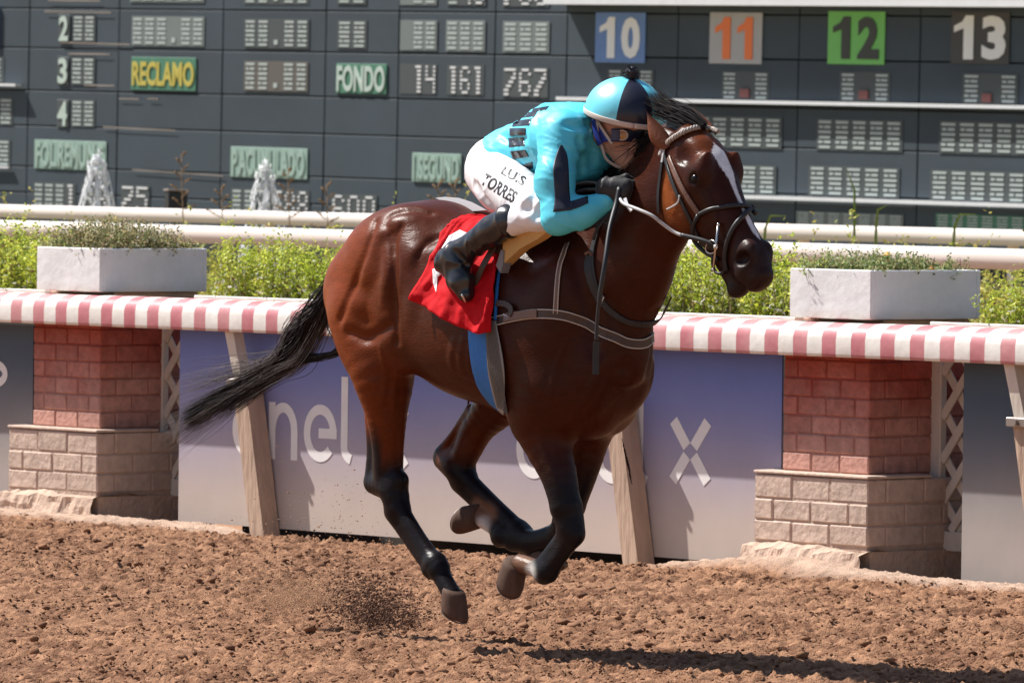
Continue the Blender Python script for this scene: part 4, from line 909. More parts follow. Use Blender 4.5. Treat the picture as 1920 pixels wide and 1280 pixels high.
# muscle grooves (shallow cuts) on both sides, and veins
def groove(pts, r=.012, k=.03, both=True):
    pts = [np.array(p) for p in pts]
    for sg in ((-1, 1) if both else (-1,)):
        q = []
        for p in pts:
            # drop the point onto the surface from the side
            y = np.arange(.42, .02, -.003); P = np.stack([np.full_like(y, p[0]), sg * y, np.full_like(y, p[1])], 1); v = H.sample(P); i = int(np.argmax(v < 0)); q.append(P[i] + np.array([0, sg * r * .35, 0]))
        for a, b in zip(q[:-1], q[1:]): GR_.append((a, b, r, k))
GR_ = []
def side(px, py): p, n = H.hit(px, py, 0); return (p[0], p[2])
def groove_px(pl, r=.012, k=.03): groove([side(*p) for p in pl], r, k)
def dense(pl): return [tuple(p) for p in catmull(pl, len(pl) * 4)]
for pl, r, k in (([(704, 415), (692, 462), (675, 512), (655, 560), (637, 600)], .008, .030), ([(722, 424), (738, 402), (772, 394), (808, 400)], .005, .03),
                 ([(735, 440), (739, 490), (737, 550), (744, 640)], .010, .030), ([(752, 425), (742, 445), (736, 475)], .004, .025), ([(655, 622), (690, 634), (728, 612)], .004, .04),
                 ([(785, 480), (805, 455), (835, 438)], .004, .03), ([(1072, 480), (1095, 545), (1112, 610), (1118, 660)], .006, .05), ([(1150, 560), (1165, 620), (1168, 690)], .005, .06)): groove_px(dense(pl), r, k)
GQ = {}
for a, b, r, k in GR_: GQ.setdefault((r, k), []).append((a, b))
for (r, k), L_ in GQ.items():
    run = [L_[0][0], L_[0][1]]
    for a, b in L_[1:]:
        if np.allclose(a, run[-1]): run.append(b)
        else: H.path(run, r * (.25 + .75 * np.sin(np.linspace(.1, math.pi - .1, len(run)))), k, sub=True); run = [a, b]
    H.path(run, r * (.25 + .75 * np.sin(np.linspace(.1, math.pi - .1, len(run)))), k, sub=True)
def ridge_px(pl, r=.012, k=.03, sink=.5):
    pl = [H.hit(px, py, -r * sink)[0] for px, py in dense(pl)]
    R_ = r * np.sin(np.linspace(.35, math.pi - .35, len(pl))); H.path(pl, R_, k); H.path(np.array(pl) * [1, -1, 1], R_, k)
ridge_px([(698, 470), (712, 440), (736, 416), (775, 410)], .018, .03, .95)
ridge_px([(700, 462), (688, 500), (672, 535)], .052, .04, 1.02); ridge_px([(655, 575), (682, 572), (708, 590)], .048, .04, 1.0)
ridge_px([(768, 500), (770, 560), (764, 620)], .060, .045, 1.04); ridge_px([(815, 470), (785, 475), (765, 492)], .026, .035, 1.0)
ridge_px([(722, 470), (722, 520), (716, 570)], .018, .03, 1.0)
ridge_px([(1262, 365), (1270, 400), (1296, 425)], .006, .014)
ridge_px([(1320, 345), (1338, 385), (1345, 420)], .004, .010, .6); ridge_px([(1290, 380), (1310, 410), (1330, 425)], .0035, .010, .6)
ridge_px([(860, 700), (890, 712), (915, 735)], .005, .012, .6); ridge_px([(1060, 640), (1040, 700), (1030, 760)], .005, .014, .6); ridge_px([(1130, 640), (1120, 700), (1090, 760)], .006, .02, .6)
ridge_px([(712, 650), (722, 700), (716, 760)], .006, .015, .6); ridge_px([(745, 690), (738, 740), (742, 790)], .006, .015, .6)
ridge_px([(1010, 820), (1030, 870), (1050, 920)], .006, .015, .6)
for q in range(4): ridge_px([(852 + 17 * q, 640 - 4 * q), (846 + 17 * q, 668), (848 + 17 * q, 690)], .008, .03, 1.6)
V, Q = H.mesh(2)

def smooth01(x, a, b): t = np.clip((x - a) / (b - a), 0, 1); return t * t * (3 - 2 * t)
def coat(V):
    n1 = vnoise(V[:, 0] * 6 + 9, V[:, 2] * 6 + V[:, 1] * 3, 55, 3)[:, None]; n2 = vnoise(V[:, 0] * 30 + 9, V[:, 2] * 30 + V[:, 1] * 20, 56, 2)
    red = np.array([.21, .042, .008]); bay = np.array([.060, .0132, .0045]); dark = np.array([.028, .0075, .004]); blk = np.array([.009, .0085, .0105])
    r_ = smooth01(-V[:, 0], .12, .78)[:, None] * (1 - smooth01(V[:, 2], 1.48, 1.62)[:, None] * .65) + .08 * (n1 - .5); c = bay * (1 - r_) + red * r_  # rump reddened: its sunlit orange put into the coat colour
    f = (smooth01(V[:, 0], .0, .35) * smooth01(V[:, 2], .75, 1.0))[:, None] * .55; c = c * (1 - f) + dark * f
    # head frame coordinates
    s = (V - A0) @ hd; nn = (V - A0) @ hn; hz = ((s > -.05) & (V[:, 0] > .86) & (nn > -.32))
    ch = (np.exp(-((nn + .185) / .055) ** 2) * smooth01(s, .36, .22) * smooth01(s, .02, .10) * hz * smooth01(V[:, 0], .90, .97))[:, None] * .65; c = c * (1 - ch) + np.array([.30, .085, .022]) * ch  # orange light on the cheek put into the coat colour
    br = (smooth01(nn, -.05, .02) * smooth01(s, .19, .08) * hz * smooth01(V[:, 0], .88, .96))[:, None] * .55; c = c * (1 - br) + np.array([.16, .045, .016]) * br
    mz = (smooth01(s + .05 * (n2 - .5), .43, .545) * hz)[:, None] * .9; c = c * (1 - mz) + np.array([.022, .016, .016]) * mz
    ey = (np.exp(-(((s - .205) / .05) ** 2 + ((nn + .035) / .036) ** 2)) * hz)[:, None] * .85; c = c * (1 - ey) + np.array([.012, .009, .009]) * ey
    fk = (hz & (s > .2) & (nn > -.12))[:, None] * .35; c = c * (1 - fk) + dark * fk
    for sy in (-1, 1):
        q = np.exp(-(np.linalg.norm((V - hp(.535, -.034, sy * .058)) / np.array([1, 1, 1]), axis=1) / .041) ** 6)[:, None]; c = c * (1 - q) + np.array([.012, .0035, .003]) * q  # nostrils coloured dark, the shade of the hollow put into the skin
    # blaze: wide at the forehead, narrowing down the nose
    bw = np.interp(s, [.095, .125, .15, .20, .27, .35, .42, .47, .495], [.0, .026, .030, .024, .010, .0075, .013, .010, .0]); bc = np.interp(s, [.09, .14, .22, .30, .40, .5], [.0, -.004, .004, .0, .002, .004])
    bz = smooth01(bw + .004 * (n2 - .5) - np.abs(V[:, 1] - bc), -.0015, .0015) * hz * (nn > -.03) * (s > .09) * (s < .495); bz = bz[:, None]; c = c * (1 - bz) + np.array([.70, .68, .68]) * bz
    # dark lower legs
    wob = .03 * (n1[:, 0] - .5); lg = np.maximum(smooth01(-(V[:, 2] + wob), -.73, -.63), smooth01(-(V[:, 2] + wob), -.86, -.72) * smooth01(-(V[:, 0] + .42), -.02, .02)) * (V[:, 0] < .86)
    lg = np.where((V[:, 0] > .1) & (V[:, 2] < .80), smooth01(-(V[:, 2] + wob), -.78, -.60), lg); lg = lg[:, None] * .97; c = c * (1 - lg) + blk * lg
    # pale marks on the front pasterns
    for (px, py, lat, r, col) in ((918, 968, .10, .050, (.24, .11, .06)), (898, 955, .10, .045, (.22, .10, .06)), (908, 990, .08, .042, (.66, .62, .58)), (980, 1052, -.14, .050, (.20, .10, .06)), (1000, 1074, -.14, .036, (.64, .60, .56))):
        p = at(px, py, lat); q = np.exp(-(np.linalg.norm(V - p, axis=1) / r) ** 4)[:, None] * .92; q *= (.75 + .5 * n2[:, None]).clip(0, 1); c = c * (1 - q) + np.array(col) * q
    return c * (.9 + .2 * n1)
def coat_nodes(N, L, src, vec): return src
M_COAT = mat('bay coat', attr=True, rough=.36, spec=.13, vary=.16, vscale=45, stretch=(.35, 1, 1), bump=.20, bscale=26, bdist=.010)
_N, _L = M_COAT.node_tree.nodes, M_COAT.node_tree.links; _pb = _N['Principled BSDF']; _bp = [n for n in _N if n.type == 'BUMP'][0]; _mp = [n for n in _N if n.type == 'MAPPING'][0]
_n = _N.new('ShaderNodeTexNoise'); _n.inputs['Scale'].default_value = 190; _n.inputs['Detail'].default_value = 3; _L.new(_mp.outputs[0], _n.inputs['Vector']); _b2 = _N.new('ShaderNodeBump'); _b2.inputs['Strength'].default_value = .55; _b2.inputs['Distance'].default_value = .0022
_L.new(_n.outputs['Fac'], _b2.inputs['Height']); _L.new(_bp.outputs[0], _b2.inputs['Normal']); _L.new(_b2.outputs[0], _pb.inputs['Normal'])
_n = _N.new('ShaderNodeTexNoise'); _n.inputs['Scale'].default_value = 7; _n.inputs['Detail'].default_value = 5; _L.new(_mp.outputs[0], _n.inputs['Vector']); _r = _N.new('ShaderNodeMapRange'); _r.inputs['From Min'].default_value = .35; _r.inputs['From Max'].default_value = .65; _r.inputs['To Min'].default_value = .27; _r.inputs['To Max'].default_value = .44
_L.new(_n.outputs['Fac'], _r.inputs['Value']); _L.new(_r.outputs[0], _pb.inputs['Roughness'])
horse = horse_empty('horse', label='bay racehorse with a white blaze galloping riderward across the dirt track', cat='horse')
horse['label'] = 'bay racehorse with a white blaze at full gallop, all feet off the dirt'
hb = link('body', make_mesh('body', V, Q, coat(V), True), M_COAT, horse)
# hooves
M_HOOF = mat('hoof horn', (.10, .058, .042), rough=.7, spec=.12, vary=.25, vscale=30, stretch=(1, 1, .3), bump=.3, bscale=60, bdist=.003)
M_SHOE = mat('worn shoe', (.16, .14, .13), rough=.55, metal=.6)
def hoof(cor, sole, fwd, r0=.043, r1=.060, lab=None):
    cor, sole = np.array(cor), np.array(sole); ax = nrm(sole - cor); f = nrm(np.array(fwd, float) - ax * (np.array(fwd) @ ax)); sd_ = np.cross(ax, f); b = MB(); n = 28; rows = 9
    for i in range(rows + 1):
        u = i / rows; c = cor + (sole - cor) * u + f * .018 * u; r = r0 + (r1 - r0) * math.sin(u * 1.5) ; r = r * (.90 if i == 0 else (.97 if i == rows else 1))
        for j in range(n):
            a = 2 * math.pi * j / n; lf = 1 + .12 * math.cos(a); dip = -.012 * (1 - math.cos(a)) * (1 - u) * .6
            p = c + r * (f * math.cos(a) * lf + sd_ * math.sin(a) * .95) + ax * (dip + .02 * math.cos(a) * u); b.v.append(tuple(p))
    b.f += [(i * n + j, i * n + (j + 1) % n, (i + 1) * n + (j + 1) % n, (i + 1) * n + j) for i in range(rows) for j in range(n)]
    # concave sole and closed top
    k = len(b.v)
    for j in range(n):
        a = 2 * math.pi * j / n; lf = 1 + .12 * math.cos(a); b.v.append(tuple(sole + f * .018 + r1 * .80 * (f * math.cos(a) * lf + sd_ * math.sin(a) * .95) + ax * (.02 * math.cos(a) - .006)))
    b.v.append(tuple(sole + f * .01 - ax * .016)); b.v.append(tuple(cor - ax * .012))
    b.f += [(rows * n + j, rows * n + (j + 1) % n, k + (j + 1) % n, k + j) for j in range(n)] + [(k + j, k + (j + 1) % n, k + n) for j in range(n)] + [((j + 1) % n, j, k + n + 1) for j in range(n)]
    o = b.build('hoof', M_HOOF, horse, smooth=True)
    s = MB(); pts = [tuple(sole + ax * (.003 + .02 * math.cos(a)) + f * .018 + r1 * .82 * (f * math.cos(a) * 1.08 + sd_ * math.sin(a) * .93)) for a in np.linspace(-2.5, 2.5, 22)]; s.strap(pts, [ax] * 22, .014, .004); s.build('horseshoe', M_SHOE, o)
    return o
hoof(at(850, 1108, -.13), at(846, 1149, -.13), (.96, 0, -.3), .043, .052)
hoof(at(1012, 1040, .12), at(1030, 1072, .12), (.7, 0, -.5))
hoof(at(966, 1056, -.12), at(954, 1095, -.12), (.9, -.5, 0), .046, .053)
hoof(at(899, 966, .10), at(873, 967, .09), (.3, -.6, -.6), .046, .052)
# eyes, ears
M_EYE = mat('eye', (.006, .004, .004), rough=.25, spec=.2); M_EAR = mat('ear skin', attr=True, rough=.55, spec=.3, bump=.2, bscale=80)
for sy in (-1, 1):
    b = MB(); b.sphere(tuple(hp(.200, -.034, sy * .092)), .020, 16, 12); b.build('eye', M_EYE, horse, smooth=True)
    b = MB(); c = hp(.200, -.034, sy * .0); arc = [tuple(hp(.200 + .027 * math.cos(a), -.034 + .020 * math.sin(a), sy * (.097 - .006 * abs(math.cos(a))))) for a in np.linspace(math.pi * -.05, math.pi * 1.05, 12)]
    b.tube(arc, [.003] + [.0065] * 10 + [.003], 7); b.build('eyelid', M_EYE if False else M_COATD, horse, smooth=True) if False else None
def ear(base, tip, face, wid, lab=None):
    base, tip = np.array(base), np.array(tip); ax = tip - base; L_ = np.linalg.norm(ax); ax = ax / L_; f = nrm(np.array(face) - ax * (np.array(face) @ ax)); sd_ = np.cross(ax, f)
    vs = []; cs = []; fs = []; nu, nv = 16, 13
    for layer in (0, 1):
        for i in range(nu + 1):
            u = i / nu; w_ = wid * (math.sin(math.pi * min(1, (u * .80 + .22))) ** .8) * (1 - u ** 4) + .0008; curl = 2.1 * (1 - u * .55)
            for j in range(nv):
                a = (j / (nv - 1) - .5) * 2 * curl; p = base + ax * L_ * u + sd_ * math.sin(a) * w_ + f * (-math.cos(a) * w_ + w_ * .5) * .9 - f * (0 if layer == 0 else -.004) + ax * .0
                q = base + ax * L_ * u + sd_ * math.sin(a) * (w_ - .004 * layer) + f * (-math.cos(a) * (w_ - .004 * layer) + w_ * .5); vs.append(q + f * .010 * math.sin(math.pi * u))
                e_ = smooth01(np.array([u]), .72, 1.0)[0]; cs.append((np.array([.16, .05, .02]) if layer == 0 else np.array([.06, .04, .035])) * (1 - e_) + np.array([.015, .012, .012]) * e_)
    o = (nu + 1) * nv
    for i in range(nu):
        for j in range(nv - 1):
            a = i * nv + j; fs += [(a, a + 1, a + nv + 1, a + nv), (o + a, o + a + nv, o + a + nv + 1, o + a + 1)]
        fs += [(i * nv, (i + 1) * nv, o + (i + 1) * nv, o + i * nv), (i * nv + nv - 1, o + i * nv + nv - 1, o + (i + 1) * nv + nv - 1, (i + 1) * nv + nv - 1)]
    return link('ear', make_mesh('ear', vs, fs, np.array(cs), True), M_EAR, horse)
ear(at(1256, 276, -.058), at(1210, 204, -.095), (-.6, .35, -.7), .033)
ear(at(1334, 250, .060), at(1296, 197, .06), (-.7, .4, -.4), .030)
# hair
M_HAIR = mat('black hair', (.014, .012, .013), rough=.6, spec=.12, attr=True)
def hair(name, strands, w0, parent, cols, seg_n=None):
    """tapering flat strands; strands: list of (m,3) arrays; all the same m"""
    A = np.array(strands); n, m, _ = A.shape; T = np.gradient(A, axis=1); T /= np.linalg.norm(T, axis=2, keepdims=True) + 1e-9
    rg = np.random.default_rng(len(A)); rv = rg.normal(size=(n, 1, 3)); sd_ = np.cross(T, rv); sd_ /= np.linalg.norm(sd_, axis=2, keepdims=True) + 1e-9
    u = np.linspace(0, 1, m)[None, :, None]; w_ = (np.asarray(w0).reshape(-1, 1, 1)) * (1 - u ** 2 * .85) / 2; nb = np.cross(T, sd_)
    v = np.stack([A - sd_ * w_, A + sd_ * w_, A + nb * w_ * .8], 2).reshape(-1, 3)
    k = (np.arange(n)[:, None] * m + np.arange(m - 1)[None]).ravel() * 3
    F = np.concatenate([np.stack([k + i, k + (i + 1) % 3, k + 3 + (i + 1) % 3, k + 3 + i], 1) for i in range(3)]); c = np.repeat(cols, m * 3, 0)
    o = link(name, make_mesh(name, v, F, c, True), M_HAIR, parent); o['kind'] = 'stuff'; return o
def bez(P, m):
    P = np.array(P); t = np.linspace(0, 1, m)[:, None]; Q_ = [P[..., i, :] for i in range(P.shape[-2])]
    while len(Q_) > 1: Q_ = [a * (1 - t) + b * t for a, b in zip(Q_[:-1], Q_[1:])]
    return Q_[0]
def lock(ctrl, spread, n, m, rg, frizz=0.0):
    """n strands following control points with given spread at each"""
    out = []; C = np.array(ctrl); sp = np.array(spread)
    for i in range(n):
        o1 = rg.normal(size=3) * np.array([1, .8, 1]); P = C + o1[None] * sp[:, None] + rg.normal(size=C.shape) * sp[:, None] * .25
        s = catmull(P, m); s = s + np.cumsum(rg.normal(0, frizz, s.shape), 0) * np.linspace(0, 1, m)[:, None]; out.append(s)
    return out
rg = np.random.default_rng(3)
T0 = at(628, 545, 0.0)
st = lock([at(640, 520, 0), at(610, 570, 0), at(585, 608, 0), at(565, 640, 0), at(515, 678, 0), at(450, 722, 0), at(355, 785, 0)], [.012, .018, .017, .012, .006, .009, .022], 650, 22, rg, .0011)
st += lock([at(640, 520, 0), at(605, 575, 0), at(566, 608, 0), at(545, 640, 0), at(536, 672, .0), at(480, 718, 0), at(410, 762, .0)], [.012, .014, .012, .010, .006, .010, .022], 240, 22, rg, .0011)
st += lock([at(632, 540, 0), at(625, 600, 0), at(640, 652, 0), at(610, 668, 0), at(560, 676, 0), at(500, 712, 0), at(430, 758, 0)], [.012, .010, .006, .005, .006, .010, .020], 200, 22, rg, .0013)
st += lock([at(620, 560, 0), at(570, 600, 0), at(540, 630, 0), at(530, 660, 0), at(500, 685, 0), at(430, 705, 0), at(345, 728, .0)], [.016, .022, .016, .016, .02, .028, .034], 150, 22, rg, .0022)
st += lock([at(620, 560, 0), at(590, 620, 0), at(560, 670, 0), at(520, 692, 0), at(440, 738, 0), at(380, 775, 0), at(316, 815, .0)], [.016, .02, .02, .02, .022, .028, .036], 220, 22, rg, .002)
cols = np.tile([[.012, .0105, .0115]], (len(st), 1)) * (1 + .6 * rg.random((len(st), 1))); cols[-370:] = np.array([.10, .085, .08]) * (.5 + rg.random((370, 1)))
hair('tail', st, np.where(np.arange(len(st)) > len(st) - 371, .0022, .0042), horse, cols)
# mane: blown up and back from the crest
st = []; rg = np.random.default_rng(4)
for i in range(46):
    u = i / 45 * .72; root = np.array([.46 + .44 * u, 0, 0]); zz = np.arange(2.0, 1.3, -.003); P_ = np.stack([np.full_like(zz, root[0]), zz * 0, zz], 1); v = H.sample(P_); root[2] = zz[int(np.argmax(v < 0))]
    L_ = .17 + .05 * rg.random(); st += lock([root + [0, .0, -.01], root + [-.02, .02, .022], root + [-.06, .045, .020], root + [-.11, .07, .0], root + [-L_, .09, -.04]], [.010, .012, .016, .022, .03], 32, 12, rg, .0015)
# forelock streaming back over the poll, and the mass before the rider's face
st += lock([at(1318, 236, 0), at(1290, 216, 0), at(1262, 206, 0), at(1240, 196, 0), at(1222, 182, 0)], [.008, .012, .013, .016, .018], 300, 12, rg, .002)
st += lock([at(1300, 240, 0), at(1268, 222, 0), at(1240, 210, 0), at(1222, 202, .02), at(1205, 192, .03)], [.010, .012, .012, .014, .016], 120, 12, rg, .002)
st += lock([at(1254, 262, .01), at(1242, 268, .0), at(1232, 270, -.0), at(1222, 276, -.01), at(1210, 290, -.02)], [.012, .014, .014, .014, .014], 420, 12, rg, .0016)
st += lock([at(1248, 266, .0), at(1228, 258, -.02), at(1205, 262, -.04), at(1180, 272, -.06), at(1150, 276, -.07)], [.008, .010, .010, .012, .016], 14, 12, rg, .003)
st += lock([at(1240, 275, .0), at(1222, 280, -.02), at(1200, 276, -.04), at(1180, 284, -.06), at(1165, 300, -.06)], [.008, .010, .010, .012, .016], 10, 12, rg, .003)
st += lock([at(1238, 290, .01), at(1228, 294, .0), at(1216, 304, -.01), at(1206, 318, -.01), at(1196, 334, -.01)], [.012, .014, .016, .016, .014], 420, 12, rg, .0016)
st += lock([at(1215, 300, .02), at(1200, 330, .0), at(1180, 350, .0), at(1150, 360, .0), at(1090, 372, .0)], [.02, .03, .03, .026, .03], 320, 12, rg, .002)
cols = np.tile([[.013, .011, .011]], (len(st), 1)) * (1 + 1.2 * rg.random((len(st), 1)))
hair('mane', st, np.full(len(st), .0027), horse, cols)
from mathutils.bvhtree import BVHTree
# ------------------------------------------------------------------ tack on the horse
M_LEATH = mat('dark brown leather', (.045, .022, .015), rough=.4, spec=.5, bump=.2, bscale=120, vary=.2); M_LEATHL = mat('worn brown leather', (.16, .085, .06), rough=.45, vary=.2, bump=.2, bscale=100)
M_EDGE = mat('pale edging', (.50, .44, .38), rough=.5); M_BLK = mat('black webbing', (.012, .012, .014), rough=.5, vary=.2); M_METAL = mat('polished metal', (.55, .53, .50), rough=.25, metal=1.0)
M_GREYR = mat('grey rein rubber', (.42, .42, .42), rough=.5, vary=.15, vscale=60); M_RED = mat('red cloth', (.50, .005, .010), rough=.8, spec=.15, vary=.06, vscale=20, bump=.15, bscale=60)
M_WHC = mat('white cloth', (.72, .71, .72), rough=.7); M_BLUEP = mat('blue girth pad', (.02, .17, .52), rough=.6, vary=.1, bump=.2, bscale=80); M_FOAM = mat('tan foam pad', (.58, .36, .13), rough=.8, vary=.06, bump=.2, bscale=90)
M_ELAST = mat('girth elastic', (.30, .28, .25), rough=.75); M_ELAST2 = mat('girth elastic dark rib', (.12, .11, .10), rough=.8); M_BRAID = mat('braided browband', (.32, .28, .25), rough=.6, vary=.6, vscale=160); M_GREYP = mat('grey saddle pad', (.20, .20, .22), rough=.6)
def hits(pl, off=.004, m=None, F=None):
    F = F or H; pl = catmull(pl, m) if m else pl; r = [F.hit(a, b, off) for a, b in pl]; P = np.array([q[0] for q in r]); N = np.array([q[1] for q in r])
    if len(P) > 4:
        for _ in range(2): P[1:-1] = P[1:-1] * .5 + (P[:-2] + P[2:]) * .25
        P0 = P.copy()
        for i in range(len(P)):
            d = F.sample(P[i][None])[0]
            if d < off: P[i] += N[i] * (off - d)
    return P, N
def strap_px(name, pl, wid, th, m_, parent, m=24, off=.002, edge=None, F=None):
    P, N = hits(pl, off, m, F); b = MB(); b.strap(P, N, wid, th); o = b.build(name, m_, parent, smooth=False)
    if edge:
        for s_ in (-1, 1):
            E_ = [];
            for i in range(len(P)):
                d = nrm(P[min(i + 1, len(P) - 1)] - P[max(i - 1, 0)]); n_ = nrm(N[i] - d * (N[i] @ d)); E_.append(P[i] + np.cross(d, n_) * s_ * wid * .44 + n_ * th * 1.0)
            b = MB(); b.tube(E_, .0022, 5); b.build('piping', edge, o, smooth=True)
    return o
def sheet(grid, th, m_, name, parent, smooth=True):
    """solid sheet from a grid of (point, normal)"""
    P = np.array([[q[0] for q in r] for r in grid]); N = np.array([[q[1] for q in r] for r in grid]); a, b_ = P.shape[:2]
    v = np.concatenate([P.reshape(-1, 3), (P + N * th).reshape(-1, 3)]); o = a * b_; f = []
    for i in range(a - 1):
        for j in range(b_ - 1):
            k = i * b_ + j; f += [(k, k + 1, k + b_ + 1, k + b_), (o + k, o + k + b_, o + k + b_ + 1, o + k + 1)]
    for i in range(a - 1): f += [(i * b_, (i + 1) * b_, o + (i + 1) * b_, o + i * b_), (i * b_ + b_ - 1, o + i * b_ + b_ - 1, o + (i + 1) * b_ + b_ - 1, (i + 1) * b_ + b_ - 1)]
    for j in range(b_ - 1): f += [(j, o + j, o + j + 1, j + 1), ((a - 1) * b_ + j, (a - 1) * b_ + j + 1, o + (a - 1) * b_ + j + 1, o + (a - 1) * b_ + j)]
    return link(name, make_mesh(name, v, f, smooth=smooth), m_, parent)
def coons(top, bot, nu, nv, mid=None):
    if mid: R_ = [catmull(top, nu)] + [catmull(m_, nu) for m_ in mid] + [catmull(bot, nu)]; R_ = np.array(R_); return [[q for q in r] for r in np.stack([catmull(R_[:, j], nv) for j in range(nu)], 1)]
    T, B = catmull(top, nu), catmull(bot, nu); return [[T[j] * (1 - v) + B[j] * v for j in range(nu)] for v in np.linspace(0, 1, nv)]
def drape(top, bot, nu, nv, off, th, m_, name, parent, F=None, ripple=0.0, over=False, both=True, hang=0.0, rp=7.0, mid=None, wr=0.0):
    """cloth on the near side found along lines of sight, carried over the spine and mirrored on the far side"""
    F = F or H; rows = []
    for v, r in enumerate(coons(top, bot, nu, nv, mid)):
        q = [F.hit(p[0], p[1], 0) for p in r]; P = np.array([a for a, _ in q]); N = np.array([n for _, n in q])
        if F is H: N[:, 2] = np.minimum(N[:, 2], 1)
        rows.append((P, N))
    P = np.array([r[0] for r in rows]); N = np.array([r[1] for r in rows])
    for _ in range(3):
        Q_ = P.copy(); Q_[1:-1] = P[1:-1] * .4 + (P[:-2] + P[2:]) * .3; P = Q_.copy(); Q_[:, 1:-1] = P[:, 1:-1] * .4 + (P[:, :-2] + P[:, 2:]) * .3; P = Q_
        Q_ = N.copy(); Q_[1:-1] = N[1:-1] + N[:-2] + N[2:]; Q_[:, 1:-1] += N[:, :-2] + N[:, 2:]; N = Q_ / np.linalg.norm(Q_, axis=2, keepdims=True)
    u = np.linspace(0, 1, nu)[None]; v = np.linspace(0, 1, nv)[:, None]
    d = F.sample(P); P = P + N * np.maximum(off - d, 0)[..., None] + N * (wr * (1 - np.abs(2 * vnoise(u * 9 + v * 4 + 5, v * 3 - u * 3 + 9, 91, 3, .5) - 1)) ** 3 * np.minimum(1, v * 4))[..., None] + N * (ripple * (1 + np.sin(u * rp + v * 2.5)) * v + hang * v ** 2)[..., None]
    if over:
        ex = []
        for k in range(1, 6):
            f = k / 5; row = []; nrw = []
            for j in range(nu):
                x, y = P[0, j, 0], P[0, j, 1] * (1 - f); zz = np.arange(1.75, 1.3, -.004); c = np.stack([np.full_like(zz, x), np.full_like(zz, y), zz], 1); i = int(np.argmax(F.sample(c) < off)); row.append([x, y, zz[i]]); nrw.append(F.grad(c[i][None])[0])
            ex.append((np.array(row), np.array(nrw)))
        P = np.concatenate([np.array([e[0] for e in ex[::-1]]), P]); N = np.concatenate([np.array([e[1] for e in ex[::-1]]), N])
        P = np.concatenate([P[::-1], P[1:] * [1, -1, 1]]); N = np.concatenate([N[::-1], N[1:] * [1, -1, 1]]); N[:, :, 2] = np.abs(N[:, :, 2])
    g = [[(P[i, j], N[i, j]) for j in range(P.shape[1])] for i in range(P.shape[0])]
    o = sheet(g, th, m_, name, parent)
    if both and not over:
        o2 = sheet([[(a * [1, -1, 1], n * [1, -1, 1]) for a, n in r[::-1]] for r in g], th, m_, name, parent)
    return o

saddle = horse_empty('racing_saddle', label='small racing saddle with red number cloth and tan foam pad on the bay horse', cat='saddle')
cloth_ = drape([(860, 412), (884, 410), (912, 414), (940, 434), (946, 462)], [(785, 565), (822, 584), (868, 610), (905, 626), (931, 623)], 44, 40, .008, .004, M_RED, 'number_cloth', saddle, ripple=.011, over=True, hang=.016, rp=14, wr=.013, mid=[[(838, 440), (858, 440), (890, 450), (930, 465), (942, 490)], [(806, 520), (836, 530), (870, 545), (915, 560), (934, 565)]])
# the white figure on the cloth, partly behind the boot
class MeshHit:
    """sight lines on a finished garment mesh"""
    def __init__(s, v, q):
        s.t = BVHTree.FromPolygons([tuple(map(float, p)) for p in v], [tuple(map(int, f)) for f in q]); s.o = CAM - HO; s.o = np.array([s.o @ hX, s.o @ hY, s.o[2]])
    def hit(s, px, py, off=.001):
        d = ray(px, py); d = nrm(np.array([d @ hX, d @ hY, d[2]])); P, N, i, t = s.t.ray_cast(Vector(s.o), Vector(d))
        if P is None: return s.last
        N = np.array(N); N = N if N @ d < 0 else -N; r = (np.array(P) + N * .0004 - d * off, N); s.last = r; return r
CM_ = MeshHit([v.co for v in cloth_.data.vertices], [tuple(p.vertices) for p in cloth_.data.polygons])
for pl in ([(825, 470), (842, 442), (862, 431), (850, 456)], [(862, 431), (876, 437), (864, 461), (848, 457)], [(849, 455), (865, 460), (846, 487), (831, 480)], [(811, 505), (823, 500), (831, 511), (821, 520)], [(811, 506), (821, 520), (818, 549), (812, 530)]):
    b = MB(); g = []
    c = np.array(pl, float)
    for v in np.linspace(0, 1, 10): g.append([CM_.hit(*((c[0] * (1 - u) + c[1] * u) * (1 - v) + (c[3] * (1 - u) + c[2] * u) * v), .0015) for u in np.linspace(0, 1, 10)])
    sheet(g, .0004, M_WHC, 'number_figure', saddle)
drape([(880, 604), (900, 604), (922, 604)], [(922, 755), (934, 764), (946, 774)], 8, 26, .004, .006, M_BLUEP, 'girth_pad', saddle, mid=[[(886, 680), (908, 680), (932, 680)], [(900, 725), (920, 730), (942, 735)]])
GT, GB = [(917, 602), (925, 602), (934, 602)], [(936, 758), (943, 768), (951, 776)]
drape(GT, GB, 14, 28, .011, .004, M_ELAST, 'girth', saddle, mid=[[(920, 690), (934, 690), (950, 690)]])
for k in range(9):
    f = (k + .7) / 9.2; a = [(917 + 17 * f + (24 + 3 * f) * t - 8 * math.sin(math.pi * t) * (1 - f), 602 + (156 + 18 * f) * t) for t in np.linspace(0, 1, 10)]
    P, N = hits(a, .0155, 24); b = MB(); b.strap(P, N, .0035, .0015); b.build('girth_rib', M_ELAST2, saddle)
